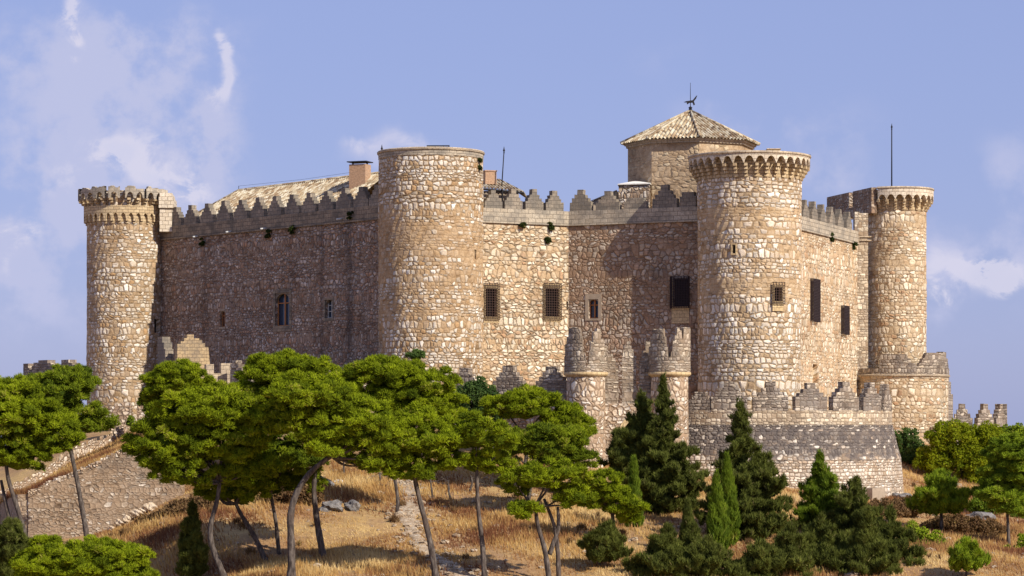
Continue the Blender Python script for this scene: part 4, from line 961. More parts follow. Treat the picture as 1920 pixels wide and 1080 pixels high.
# broken spill of pale rock at the wall's foot
def rock(name, c, s, seed, mat, label, cat='rock', group=None, n=1, parent=None):
    import bmesh
    r = np.random.default_rng(seed); b = bmesh.new(); bmesh.ops.create_icosphere(b, subdivisions=3, radius=1)
    ph = r.uniform(0, 6, 6)
    for v in b.verts:
        p = v.co; k = 1 + .22 * math.sin(p.x * 3 + ph[0]) * math.sin(p.y * 3 + ph[1]) + .16 * math.sin(p.z * 5 + ph[2] + p.x * 4) + .13 * math.sin(p.x * 9 + ph[3]) * math.sin(p.y * 8 + ph[4] + p.z * 7) + r.uniform(-.04, .04)
        v.co = (p.x * k * s[0], p.y * k * s[1], p.z * k * s[2])
    me = bpy.data.meshes.new(name); b.to_mesh(me); b.free()
    o = link(name, me, mat); o.location = c
    return tag(o, label, cat, group)
def mat_rock(name, a, b):
    m, g = new_mat(name); o = g.n('ShaderNodeTexCoord').outputs['Object']; n = g.noise(o, 1.6, 6, .72); n2 = g.noise(o, 5, 4, .7)
    col = g.ramp(n, [(.35, a), (.6, b)]); col = g.mix(g.mr(n2, .58, .7, 0, .6), col, tuple(c * .35 for c in a)); finish(g, col, .95, g.m('ADD', n, n2), .15); return m
M['rock'] = mat_rock('grey_limestone', (.085, .078, .075), (.27, .25, .235)); M['rock_pale'] = mat_rock('pale_limestone', (.50, .36, .22), (.66, .55, .42)); M['white_rock'] = mat_rock('white_limestone', (.7, .68, .62), (.85, .83, .8))

# steps right of the tall cypress
ts = empty('stone_steps', (W(1505, 222), 222, Z(975, 222)), 'flight of pale stone steps climbing to the bastion between the conifers', 'steps')
for k in range(10):
    y = 988 - k * 8.0; Yk = hit(1503, y) - .1; mb = MB(); mb.box((W(1505 + k * -1.2, Yk), Yk), (1, .05), (-.05, 1), 2.0 - .05 * k, .75, Z(y, Yk) - .6, Z(y, Yk) + .06); mb.build('step', M['band'] if k % 3 else M['plaster'], ts)

# railing at the foot of the shaded wall
tl = empty('railing', (W(690, 247), 247, Z(695, 247)), 'black iron railing at the foot of the shaded wall above the pines', 'railing')
zr0, zr1 = Z(693, 247), Z(674, 247); xa, xb = W(651, 247), W(722, 247)
mb = MB(); mb.tube([(xa, 247, zr1), (xb, 247, zr1)], [.035, .035], 6); mb.tube([(xa, 247, zr0 + .1), (xb, 247, zr0 + .1)], [.03, .03], 6); mb.build('rail', M['iron'], tl)
k = 0; x = xa
while x < xb:
    mb = MB(); mb.tube([(x, 247, zr0), (x, 247, zr1)], [.022, .022], 5); mb.build('baluster', M['iron'], tl); x += .17
mb = MB(); mb.box((W(660, 248), 248.), (1, 0), (0, 1), 9, 1.2, 0, zr0); tag(mb.build('terrace_wall', M['outer']), 'low stone terrace wall under the iron railing behind the pines', 'wall')

# path
PTS = [(905, 1120, 2.2), (860, 1075, 2.3), (812, 1045, 1.4), (782, 1015, .9), (766, 985, 1.2), (768, 955, 1.9), (772, 932, 1.9), (765, 915, 1.6), (745, 903, 1.2)]
ctr = []
for px, y, w in PTS:
    Y = hit(px, y); ctr.append((W(px, Y), Y, w))
ctr = np.array(ctr); tt = np.linspace(0, len(ctr) - 1, 70); cx = np.interp(tt, range(len(ctr)), ctr[:, 0]); cy = np.interp(tt, range(len(ctr)), ctr[:, 1]); cw = np.interp(tt, range(len(ctr)), ctr[:, 2])
kx = np.convolve(np.pad(cx, 3, 'edge'), np.ones(7) / 7, 'valid'); ky = np.convolve(np.pad(cy, 3, 'edge'), np.ones(7) / 7, 'valid')
mb = MB(); rows = []
for i in range(70):
    row = []
    for j in range(7):
        x = kx[i] + (j / 6 - .5) * cw[i] * (1 + .18 * math.sin(i * .9 + (j > 3) * 2)); row.append((x, ky[i], gz(x, ky[i]) + (.10 if 0 < j < 6 else -.03)))
    rows.append(row)
for i in range(69):
    for j in range(6): mb.poly([rows[i][j], rows[i][j + 1], rows[i + 1][j + 1], rows[i + 1][j]])
def mat_path():
    m, g = new_mat('stony_path'); o = g.n('ShaderNodeTexCoord').outputs['Object']; n = g.noise(o, 1.6, 5, .7); f = g.noise(o, 6, 4, .7)
    col = g.ramp(n, [(.35, (.34, .23, .14)), (.5, (.46, .35, .24)), (.65, (.58, .48, .36))]); finish(g, col, .95, g.m('ADD', n, f), .15); return m
M['path'] = mat_path(); tag(mb.build('path', M['path'], None, True), 'pale stony footpath climbing the hillside', None, kind='structure')

# ------------------------------------------------------------------ vegetation
def unit(a): return a / (np.linalg.norm(a, axis=-1, keepdims=True) + 1e-9)
def needles(C, Rr, n_per, length, width, r, up=.35, zmin=-.55, flat=.8, fan=3, shell_=(.72, 1.05)):
    """tufts on round clumps: C (m,3) centres, Rr (m,) radii"""
    m = len(C); cnt = np.maximum(6, (n_per * (Rr / Rr.mean()) ** 2)).astype(int); ci = np.repeat(np.arange(m), cnt); n = len(ci)
    d = unit(r.normal(size=(n, 3))); lo = d[:, 2] < zmin; d[lo, 2] *= -1
    rad = Rr[ci] * r.uniform(*shell_, n); p = C[ci] + d * rad[:, None] * np.array([1, 1, flat])
    V = []; T = []
    base_t = np.clip(r.normal(.46, .20, m)[ci] + r.normal(0, .18, n), 0, .97)
    for k in range(fan):
        t = unit(np.cross(d, r.normal(size=(n, 3))))
        ax = unit(d * .75 + t * .8 + np.array([0, 0, up])); s = unit(np.cross(ax, d + .35 * r.normal(size=(n, 3))))
        L = length * r.uniform(.6, 1.3, n)[:, None]; w = width * r.uniform(.7, 1.3, n)[:, None]
        V.append(np.stack([p - s * w - ax * L * .3, p + s * w - ax * L * .3, p + ax * L], 1)); T.append(np.clip(base_t + r.normal(0, .08, n), 0, 1))
    return np.concatenate(V), np.concatenate(T)
ICO = None
def cores(C, Rr, k=.62, flat=.75):  # filler inside the clumps; callers tint it dark as painted inner shade
    global ICO
    if ICO is None:
        import bmesh
        b = bmesh.new(); bmesh.ops.create_icosphere(b, subdivisions=1, radius=1); ICO = np.array([[v.co[:] for v in f.verts] for f in b.faces]); b.free()
    V = C[:, None, None] + ICO[None] * (Rr * k)[:, None, None, None] * np.array([1, 1, flat])
    return V.reshape(-1, 3, 3)
def sublobes(ells, r, size=1.35):
    """break each lobe of a crown into flattened billows so the outline scallops and gaps open"""
    out = []
    for c, s in ells:
        c = np.array(c); s = np.array(s); n = int(6 + 2.6 * s[0] * s[1] / size ** 2 + 2.2 * s[0] * s[2] / size ** 2); got = []
        for _ in range(n * 12):
            d = r.normal(size=3); d /= np.linalg.norm(d)
            if d[2] < -.35: continue
            if d[2] < .05 and r.random() < .4: continue
            p = c + d * s * r.uniform(.72, 1.0)
            if got and (np.linalg.norm((np.array(got) - p) * np.array([1, 1, 1.5]), axis=1) < size * .95).any(): continue
            got.append(p)
            if len(got) >= n: break
        for p in got:
            k = size * r.uniform(.45, 1.1); out.append((p, (k, k, k * .62)))
        out.append((c - np.array([0, 0, s[2] * .1]), tuple(s * .5)))
    return out
def ell_clumps(ells, cr, r, under=.35, dens=1.0, sub=None, spc=1.1):
    """clump centres over the surface of a union of ellipsoids [(centre, (rx, ry, rz))]"""
    if sub: ells = sublobes(ells, r, sub)
    EC = np.array([e[0] for e in ells]); ES = np.array([e[1] for e in ells])
    C = []; RR = []
    for i in range(len(ells)):
        c, s = EC[i], ES[i]; area = 4 * math.pi * ((s[0] * s[1]) ** 1.6 / 3 + (s[0] * s[2]) ** 1.6 / 3 + (s[1] * s[2]) ** 1.6 / 3) ** (1 / 1.6)
        n = int(area / (cr * cr) * dens * 2.4) + 3; d = unit(r.normal(size=(n, 3)))
        d = d[(d[:, 2] > -.25) | (r.random(n) < under)]; P = c + d * s * r.uniform(.62, 1.2, (len(d), 1))
        q = (((P[:, None] - EC[None]) / ES[None]) ** 2).sum(2); q[:, i] = 9; P = P[q.min(1) > .55]
        for p in P:
            if C and (np.linalg.norm(np.array(C) - p, axis=1) < spc * cr).any(): continue
            C.append(p); RR.append(cr * r.uniform(.6, 1.2))
    return np.array(C), np.array(RR)
def curve_pts(pts, n=14):
    pts = np.array(pts, float); t = np.linspace(0, len(pts) - 1, n); out = np.stack([np.interp(t, range(len(pts)), pts[:, k]) for k in range(3)], 1)
    for _ in range(2): out[1:-1] = (out[:-2] + 2 * out[1:-1] + out[2:]) / 4
    return out
def pine(label, ells, trunk, Y=None, mat='pine', cr=.62, r0=.24, seed=1, dens=1.0, npt=105, extra=None, under=.35, sub=1.25):
    """ells [(px, y, rx, ry)] lobes in photo pixels, trunk [(px, y)] from foot to fork"""
    r = np.random.default_rng(seed)
    if Y is None: Y = hit(trunk[0][0], trunk[0][1])
    k = Y / F; E_ = []
    for i, (px, y, rx, ry) in enumerate(ells):
        E_.append((pt(px, y, Y) + np.array([0, r.uniform(-.5, .5) * (1.2 if len(ells) > 1 else 0), 0]), (max(.4, rx * k - cr * .78), max(.4, rx * k * .85 - cr * .75), max(.3, ry * k - cr * .8))))
    foot = pt(trunk[0][0], trunk[0][1], Y); fz = gz(foot[0], foot[1])
    t = empty('pine_tree', (foot[0], foot[1], min(foot[2], fz)), label, 'tree', 'pines on the hillside')
    C, RR = ell_clumps(E_, cr * .78, r, under=under, dens=dens, sub=sub * cr / .62, spc=1.45)
    V, T = needles(C, RR, npt * 1.3, .23, .034, r, zmin=-.4, up=.6, shell_=(.6, 1.1))
    core = np.concatenate([cores(C, RR, .5)] + [cores(np.array([c_]), np.array([1.0]), 1.0, 1.0) * 0 + c_ + (ICO * np.array(s_) * .66).reshape(-1, 3, 3) for c_, s_ in E_]); tc = np.full(len(core), .0)  # cores get the darkest tint, painting shade inside the crown
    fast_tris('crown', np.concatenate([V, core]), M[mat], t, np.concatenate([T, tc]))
    mb = MB(); P = [pt(a, b, Y) for a, b in trunk]
    if fz < P[0][2] - .05: P = [np.array([P[0][0] - (P[1][0] - P[0][0]) * .1, Y, fz - .3])] + P
    else: P[0] = P[0] - np.array([0, 0, .4])
    main = curve_pts(P, 18); mb.tube(main, np.linspace(r0, r0 * .55, 18) * (1 + .08 * np.sin(np.arange(18) * 2.1)) * (1 + .45 * np.exp(-np.arange(18) * 1.1)), 9)
    fork = main[-1]
    for e in (extra or []):
        Q = curve_pts([pt(a, b, Y + .5) for a, b in e], 14); mb.tube(Q, np.linspace(r0 * .85, r0 * .45, 14), 8)
    for c, s in E_:
        for q in range(2 if len(E_) > 2 else 4):
            tip = np.array(c) + unit(r.normal(size=3)) * np.array(s) * .65; mid = (fork + tip) / 2 + np.array([0, 0, -.25]) + r.normal(0, .2, 3)
            mb.tube(curve_pts([fork - np.array([0, 0, .2]), mid, tip], 7), np.linspace(r0 * .42, .04, 7), 6)
    mb.build('trunk', M['bark'], t, True)
    return t
# ---- pines, left to right
pine('broad pine at the far left edge with two leaning grey trunks', [(30, 790, 105, 62), (78, 830, 64, 58), (10, 745, 62, 38), (30, 860, 70, 46), (-30, 840, 60, 60)], [(52, 1020), (35, 960), (15, 900), (10, 860)], Y=203, seed=1, extra=[[(30, 1020), (14, 960), (2, 900)]])
pine('pine with one dark trunk standing before the retaining wall', [(118, 738, 62, 52), (165, 795, 50, 38), (110, 790, 40, 30)], [(163, 1002), (153, 950), (143, 890), (130, 835), (128, 800)], Y=211, mat='pine_olive', seed=2)
pine('low wide pine crown directly right of the far-left tower foot', [(340, 718, 80, 36), (300, 745, 44, 26), (390, 745, 50, 30), (350, 765, 60, 26)], [(330, 900), (335, 800), (340, 740)], Y=238, seed=3)
pine('dense pine left of centre with a curving grey trunk', [(330, 835, 86, 68), (415, 785, 82, 58), (295, 870, 48, 40), (440, 850, 62, 50), (360, 770, 60, 40), (345, 895, 50, 34), (460, 885, 44, 34)], [(428, 1090), (405, 1045), (393, 1010), (396, 975), (408, 940), (412, 900)], seed=4, r0=.25)
pine('small low pine with trunk leaning hard right', [(425, 925, 65, 36), (470, 915, 40, 32)], [(503, 1052), (480, 1010), (452, 965), (440, 940)], seed=5, r0=.22)
pine('pine whose top shows just below the shaded wall', [(545, 702, 80, 36), (605, 722, 54, 32), (485, 738, 54, 34), (540, 755, 80, 34)], [(560, 900), (555, 820), (550, 740)], Y=226, seed=6)
pine('largest pine in the middle with an S-shaped forked trunk', [(590, 752, 92, 48), (655, 800, 88, 62), (555, 790, 62, 46), (712, 832, 56, 52), (620, 832, 62, 38), (690, 868, 52, 30)], [(546, 1095), (547, 1030), (543, 965), (556, 920), (585, 880), (625, 852)], seed=7, r0=.30)
pine('dark pine in the shade behind the largest pine, thin crooked trunk', [(525, 850, 60, 56), (548, 900, 58, 40), (490, 830, 46, 44)], [(533, 1092), (522, 1030), (518, 980), (510, 940), (507, 915)], Y=200, mat='pine_olive', seed=8, r0=.19, dens=.8)
pine('shaded pine with a straight dark trunk right of the S-shaped one', [(600, 842, 56, 36), (570, 868, 44, 30)], [(608, 1046), (594, 975), (588, 920), (592, 870)], mat='pine_olive', seed=9, r0=.27)
pine('wide pine below the foot of the middle tower', [(735, 710, 80, 42), (805, 748, 62, 48), (700, 750, 60, 38), (838, 785, 40, 34), (770, 780, 56, 40)], [(755, 1092), (745, 1030), (741, 985), (748, 940), (738, 890), (742, 800)], Y=212, seed=10, r0=.2)
pine('pine beside the footpath with a trunk leaning left', [(790, 828, 60, 62), (745, 856, 50, 50), (832, 866, 36, 42), (785, 880, 50, 30)], [(820, 1090), (808, 1020), (793, 960), (780, 910), (775, 880)], seed=11, r0=.25)
pine('slim pine with one tall dark straight trunk right of the footpath', [(895, 822, 55, 42), (890, 872, 50, 34), (930, 850, 32, 34)], [(910, 1092), (905, 1020), (897, 960), (894, 900), (894, 870)], seed=12, r0=.21)
pine('rounded pine crown in front of the dark outer wall', [(985, 768, 70, 40), (1060, 802, 48, 46), (1035, 840, 40, 36)], [(990, 960), (985, 880), (990, 810)], Y=222, seed=13)
pine('pine crown between the rounded crown and the twin-trunk pine', [(1015, 835, 70, 42), (958, 845, 35, 30), (1060, 860, 40, 30)], [(985, 1000), (990, 940), (1000, 880)], Y=212, mat='pine_olive', seed=14)
pine('low twin-trunk pine left of the cypresses', [(990, 905, 50, 30), (1075, 935, 44, 34), (1050, 893, 52, 26), (985, 960, 20, 20)], [(1032, 1092), (1022, 1030), (1008, 985), (1003, 945)], seed=15, r0=.22, extra=[[(1048, 1092), (1046, 1030), (1040, 985), (1020, 935)], [(1030, 1040), (1048, 990), (1046, 950)]])
pine('small bright rounded pine under the gatehouse turret', [(1135, 930, 44, 40), (1165, 960, 30, 44), (1120, 905, 30, 22)], [(1150, 1060), (1152, 1000), (1148, 960)], Y=203, seed=16, cr=.55)
pine('bushy bright pine top at the bottom left corner', [(150, 1062, 128, 55), (80, 1075, 60, 45), (230, 1085, 60, 34)], [(150, 1220), (150, 1150), (150, 1100)], Y=186, seed=17, cr=.55)
pine('tall green pine at the right edge with a slim trunk', [(1892, 870, 52, 60), (1915, 940, 56, 44), (1868, 925, 34, 36), (1940, 880, 50, 60)], [(1892, 1026), (1890, 985), (1888, 950)], mat='pine_fresh', seed=19, cr=.5, r0=.16)

def conifer(label, apex, base, hw, Y=None, mat='cypress', seed=1, rough=.35, cr=.42, name='cypress_tree', cat='tree', group='cypresses and dark conifers', power=.8, dens=1.0, low=.06, spike=True):
    """apex (px, y), base (px, y), widest half-width in photo pixels"""
    r = np.random.default_rng(seed)
    if Y is None: Y = hit(base[0], base[1])
    a, b = pt(*apex, Y), pt(*base, Y); H = a[2] - b[2]; hwm = hw * Y / F
    cr *= .5; n = int(H * hwm * 3.2 * dens / (cr * cr)) + 25
    nb = int(20 + H * 17 * (1.4 if rough > .25 else 2.2)); tb = np.sort(r.uniform(low, .97, nb)); ab = r.uniform(0, 2 * np.pi, nb)
    pf = lambda t: np.where(t < .22, .62 + .38 * (t / .22), ((1 - t) / .78) ** power)
    lb = hwm * pf(tb) * np.clip(1 + r.normal(0, rough * .75, nb), .25, 1.75)
    per = np.maximum(2, (n * lb / lb.sum() * 1.0).astype(int)); bi = np.repeat(np.arange(nb), per); n = len(bi)
    f = r.uniform(.35, 1.0, n) ** .7; droop = (-.10 if rough > .25 else .35)
    rad = lb[bi] * f; an = ab[bi] + r.normal(0, .22, n) * (1.2 - f)
    C = b + (a - b) * tb[bi][:, None] + np.stack([np.cos(an) * rad, np.sin(an) * rad, rad * .40 * (1 if rough > .25 else 2.2) + droop * rad * f + r.normal(0, .10, n)], 1)
    RR = cr * r.uniform(.55, 1.1, n) * np.clip(.5 + pf(tb[bi]), .45, 1) * (1.25 - .55 * f)
    # the leader at the very top
    C = np.concatenate([C, b + (a - b) * np.linspace(.86, 1.0, 8)[:, None] + r.normal(0, .06, (8, 3))]); RR = np.concatenate([RR, cr * np.linspace(.6, .3, 8)])
    V, T = needles(C, RR, 26, .32, .036, r, shell_=(.35, 1.35), up=2.0 if rough < .25 else 1.2, zmin=-.9, flat=1.3)
    core = cores(C, RR, .55, 1.1)
    o = empty(name, (b[0], b[1], min(b[2], gz(b[0], b[1]))), label, cat, group)
    # inner body with shade painted by the darkest tint so the crown is not hollow
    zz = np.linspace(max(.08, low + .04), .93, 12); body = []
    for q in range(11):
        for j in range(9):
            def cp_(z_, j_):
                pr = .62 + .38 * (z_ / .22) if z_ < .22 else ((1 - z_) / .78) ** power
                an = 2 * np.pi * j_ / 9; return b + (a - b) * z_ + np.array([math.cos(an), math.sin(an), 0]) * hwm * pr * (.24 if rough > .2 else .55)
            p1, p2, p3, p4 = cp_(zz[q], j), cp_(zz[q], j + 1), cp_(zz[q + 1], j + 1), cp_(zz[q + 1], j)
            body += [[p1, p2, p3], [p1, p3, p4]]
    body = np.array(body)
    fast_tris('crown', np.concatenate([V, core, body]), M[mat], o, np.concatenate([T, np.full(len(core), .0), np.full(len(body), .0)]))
    mb = MB(); fz = gz(b[0], b[1]); mb.tube([(b[0], b[1], min(fz, b[2]) - .3), b + (a - b) * .3, b + (a - b) * .8], [max(.07, hwm * .09), max(.05, hwm * .06), .03], 7); mb.build('trunk', M['bark'], o, True)
    return o
conifer('slim dark cypress below the retaining wall among pine trunks', (360, 945), (362, 1092), 25, seed=31, rough=.45)
conifer('tallest dark cypress directly before the gatehouse turret', (1243, 702), (1252, 990), 56, Y=214, seed=32, rough=.5, cr=.45, power=1.15)
conifer('ragged conifer joined to the left side of the tallest cypress', (1205, 735), (1200, 955), 38, Y=216, seed=33, rough=.7, cr=.42, power=.7)
conifer('wispy bent conifer by the gateway arch', (1160, 808), (1180, 905), 30, Y=222, seed=34, rough=.8, power=.5)
conifer('slim fresh-green cypress left of the tallest cypress foot', (1188, 858), (1190, 1035), 15, Y=207, mat='cypress_light', seed=35, rough=.2, cr=.34)
conifer('second tall dark cypress in front of the bastion', (1386, 748), (1408, 1085), 70, Y=205, seed=36, rough=.6, cr=.46, power=.95)
conifer('narrow bright cypress spire left of the second tall cypress', (1362, 853), (1372, 1040), 17, Y=201, mat='cypress_light', seed=37, rough=.12, cr=.3)
conifer('narrow dark cypress spire beside the bright one', (1343, 888), (1347, 1062), 20, Y=199, seed=38, rough=.12, cr=.3, mat='cypress_light')
conifer('small narrow cypress spire above the dark bushes', (1289, 942), (1291, 1075), 16, Y=198, seed=39, rough=.15, cr=.3)
conifer('shaggy dark conifer at the bottom edge left of the spires', (1250, 985), (1245, 1115), 48, Y=192, seed=40, rough=.75, cr=.42, power=.9)
conifer('low dark conifer at the bottom edge under the bright spire', (1330, 1010), (1325, 1110), 46, Y=191, seed=41, rough=.5, cr=.4)
conifer('low dark conifer at the bottom edge below the second tall cypress', (1425, 1015), (1425, 1115), 46, Y=191, seed=42, rough=.6, cr=.4)
conifer('light green conifer tip in front of the bastion wall', (1537, 848), (1545, 1010), 40, Y=207, mat='cypress_light', seed=43, rough=.6, cr=.42, power=1.0)
conifer('dark conifer with spiky top right of the light green one', (1604, 898), (1600, 1065), 50, Y=203, seed=44, rough=.6, cr=.42, power=.75)
conifer('dark spreading conifer low beneath the stone steps', (1540, 965), (1535, 1115), 66, Y=195, seed=45, rough=.7, cr=.45, power=1.15)
conifer('dark conifer filling the gap left of the stone steps foot', (1482, 985), (1475, 1120), 46, Y=192, seed=61, rough=.7, cr=.42, power=.9)
conifer('low dark conifer between the spiky-topped one and the last conifer', (1628, 955), (1622, 1125), 46, Y=193, seed=62, rough=.7, cr=.44, power=1.15)
conifer('low shaggy conifer behind the narrow spires', (1302, 985), (1298, 1112), 30, Y=195, seed=63, rough=.6, cr=.42, power=.9)
conifer('dark conifer at the bottom right of the conifer group', (1669, 950), (1662, 1120), 62, Y=197, seed=46, rough=.7, cr=.42, power=1.15)
conifer('rounded little juniper on a short stem amid golden grass', (1136, 985), (1135, 1066), 36, seed=47, rough=.4, cr=.36, power=.5, low=.12)
conifer('slim dark conifer at the bottom left corner', (20, 978), (22, 1100), 40, Y=192, seed=48, rough=.4, cr=.4, power=.5)

def shrub(label, ells, Y=None, mat='shrub', seed=1, cr=.45, leaf=.12, stem=None, name='shrub', cat='shrub', group='bushes on the hillside', dens=1.0, npt=70):
    r = np.random.default_rng(seed)
    if Y is None: Y = hit(ells[0][0], ells[0][1] + ells[0][3])
    k = Y / F; E_ = [(pt(px, y, Y), (max(.25, rx * k - cr * .5), max(.25, rx * k * .9 - cr * .5), max(.25, ry * k - cr * .4))) for px, y, rx, ry in ells]
    C, RR = ell_clumps(E_, cr, r, under=.8, dens=dens)
    V, T = needles(C, RR, npt, leaf * 1.3, leaf * .55, r, up=.2, zmin=-.9, flat=.9)
    core = cores(C, RR, .5)
    x, y_ = E_[0][0][0], E_[0][0][1]; fz = gz(x, y_)
    o = empty(name, (x, y_, fz), label, cat, group)
    fast_tris('crown' if cat == 'tree' else 'foliage', np.concatenate([V, core]), M[mat], o, np.concatenate([T, np.full(len(core), .1)]))
    mb = MB(); top_ = E_[0][0]
    if stem: P = [pt(a, b, Y) for a, b in stem]; P[0][2] = min(P[0][2], fz) - .2; mb.tube(curve_pts(P, 8), np.linspace(.22, .12, 8), 7); fork = P[-1]
    else: fork = np.array([x, y_, fz - .2])
    for c, s in E_:
        for q in range(3): mb.tube(curve_pts([fork, (fork + c) / 2 + r.normal(0, .15, 3), np.array(c) + unit(r.normal(size=3)) * np.array(s) * .5], 6), np.linspace(.10, .03, 6), 6)
    mb.build('trunk' if cat == 'tree' else 'stem', M['bark'], o, True)
    return o
conifer('small upright pine on the slope right of the bastion', (1763, 884), (1766, 1003), 50, mat='pine_fresh', seed=18, rough=.4, cr=.5, name='pine_tree', group='pines on the hillside', low=.3, power=.62)
conifer('little pale pine by the lower right path', (1812, 1013), (1812, 1086), 30, mat='pine_fresh', seed=20, rough=.6, cr=.42, name='pine_tree', group='pines on the hillside', low=.2, power=.5)
shrub('blue-green leafy bush between middle tower foot and outer wall', [(893, 742, 34, 30), (915, 770, 40, 26), (880, 775, 35, 25)], 233, 'shrub', 51)
shrub('small green bush tip above the wide pine by the middle tower', [(778, 665, 14, 10)], 236, 'shrub', 52, cr=.3)
shrub('yellow-green broadleaf tree with forked trunk on the right', [(1790, 822, 48, 30), (1755, 862, 38, 28), (1828, 866, 44, 38), (1800, 846, 40, 30), (1850, 822, 30, 26)], 262, 'yellow', 53, cr=.5, stem=[(1808, 938), (1806, 910), (1802, 880)], name='broadleaf_tree', cat='tree', group='broadleaf trees')
shrub('dark green bush at the foot of the bastion right side', [(1700, 850, 28, 40), (1725, 870, 30, 30), (1705, 815, 18, 14), (1750, 885, 30, 20)], 266, 'shrub', 54)
shrub('green tree mass at the right edge behind the yellow-green tree', [(1870, 842, 42, 34), (1915, 845, 44, 44), (1895, 822, 28, 24)], 272, 'pine_fresh', 55, name='broadleaf_tree', cat='tree', group='broadleaf trees')
shrub('dark bush at the far right under the curved outer wall', [(1910, 880, 30, 30), (1935, 905, 40, 40)], 262, 'cypress_light', 56)
shrub('olive bush at the bottom right below the small upright pine', [(1735, 1035, 38, 40), (1710, 1010, 30, 24), (1760, 1065, 24, 28)], 204, 'pine_fresh', 57)
shrub('bright bush in the bottom right corner', [(1905, 1060, 34, 36), (1925, 1025, 24, 24)], 207, 'pine_fresh', 58)
shrub('dark bush behind the lower right pine trunk', [(1845, 950, 30, 22), (1905, 985, 22, 22)], 236, 'cypress_light', 59)
shrub('dark ivy-like bush at the pale rubble below the far-left tower', [(272, 760, 14, 14), (245, 790, 10, 8)], 250, 'cypress_light', 60, cr=.35)
shrub('reddish dry bramble patch right of the retaining wall end', [(350, 965, 45, 26), (300, 985, 40, 20), (385, 950, 30, 18)], 214, 'dry', 61, cr=.4)
shrub('reddish dry bramble patch on the slope below the bastion', [(1665, 960, 40, 22), (1705, 950, 30, 16)], 226, 'dry', 62, cr=.4)
shrub('brown bare scrub under the dark middle pines', [(560, 930, 40, 30), (520, 945, 36, 28)], 214, 'dry', 63, cr=.4, dens=.7)
shrub('brown dry scrub patch beneath the upright pine', [(1785, 985, 50, 16), (1845, 995, 40, 18)], 220, 'dry', 64, cr=.38)
# plants rooted in the masonry
def wall_plant(S, px, y, rx, ry, label, seed):
    r = np.random.default_rng(seed); u = S.u(px); c, d, n = S.frame(u); Y = c[1]; p = np.array([*(c + n * .12), Z(y, Y)])
    k = Y / F; m_ = 7; C = p + np.stack([d[0] * r.uniform(-1, 1, m_) * rx * k, d[1] * r.uniform(-1, 1, m_) * rx * k, r.uniform(-1, 1, m_) * ry * k], 1); RR = r.uniform(.14, .28, m_)
    V, T = needles(C, RR, 60, .12, .04, r, up=-.2); core = cores(C, RR, .6)
    o = fast_tris('wall_plant', np.concatenate([V, core]), M['moss'], None, np.concatenate([T, np.full(len(core), .1)])); tag(o, label, 'plant', 'plants growing in the walls')
for i, (S, px, y, rx, ry, lb) in enumerate(((AB, 381, 452, 8, 8, 'dark plant hanging at the left end of the shaded wall parapet'), (AB, 505, 440, 7, 7, 'dark plant under the shaded parapet between two spouts'), (AB, 552, 433, 9, 7, 'dark plant under the middle of the shaded parapet'),
     (AB, 660, 405, 8, 6, 'dark tuft on the shaded parapet near the middle tower'), (B, 897, 308, 5, 10, 'dark plant high on the right side of the middle tower'), (CW, 976, 425, 7, 5, 'dark tuft under the bright parapet beside a joint'), (CW, 1031, 424, 4, 5, 'small dark tuft under the right end of the bright parapet'),
     (CW, 1026, 452, 5, 4, 'small plant on the bright wall below the parapet'), (FW, 1557, 446, 6, 7, 'plant under the foreshortened parapet'), (FW, 1600, 462, 6, 5, 'plant where the foreshortened wall meets the right-hand tower'))):
    wall_plant(S, px, y, rx, ry, lb, 70 + i)

# rocks
for i, (px, y, s, m_, lb) in enumerate(((622, 950, (.95, .8, .55), 'rock', 'larger left grey boulder in the dry grass'), (660, 950, (.6, .6, .55), 'rock', 'smaller right grey boulder in the dry grass'), (605, 905, (.9, .8, .6), 'rock', 'pale grey boulder under the middle pine'),
     (1690, 932, (.9, .8, .6), 'rock', 'grey boulder at the right foot of the bastion'), (1712, 938, (.8, .6, .35), 'rock', 'flat stone beside the bastion boulder'), (1838, 965, (1.2, .8, .5), 'rock', 'flat grey stone under the right edge pine'), (635, 897, (.35, .3, .18), 'white_rock', 'small white stone by the pale boulder'))):
    Y = hit(px, y + 8); x = W(px, Y); rock('rock', (x, Y, gz(x, Y) + s[2] * .35), s, 200 + i, M[m_], lb, 'rock', 'rocks on the hillside')
rr = random.Random(4)
for i, (px, y) in enumerate(((212, 992), (226, 980), (238, 972), (247, 985), (256, 962), (240, 1000), (268, 958), (222, 1002), (282, 952))):
    Y = 219.6; rock('rock', (W(px, Y), Y - .2, Z(y, Y)), (rr.uniform(.3, .55), .4, rr.uniform(.25, .45)), 220 + i, M['rock_pale'], ('pale orange stone at retaining wall foot, ' + ('lowest at the left end of the spill', 'just above the lowest left one', 'third up from the left end', 'lying low in the spill middle', 'high in the spill middle', 'lowest stone under the spill middle', 'high up toward the right end', 'small one at the bottom edge', 'topmost at the right end of the spill')[i]), 'rock', 'stones spilled from the retaining wall')
for px, y, lb in ((254, 797, 'white stone on the ruined rubble wall, left of the pair'), (263, 795, 'white stone on the ruined rubble wall, right of the pair')):
    rock('rock', (W(px, 254), 254, Z(y, 254)), (.26, .25, .3), 240 + px, M['white_rock'], lb, 'rock', 'white stones on the rubble wall')

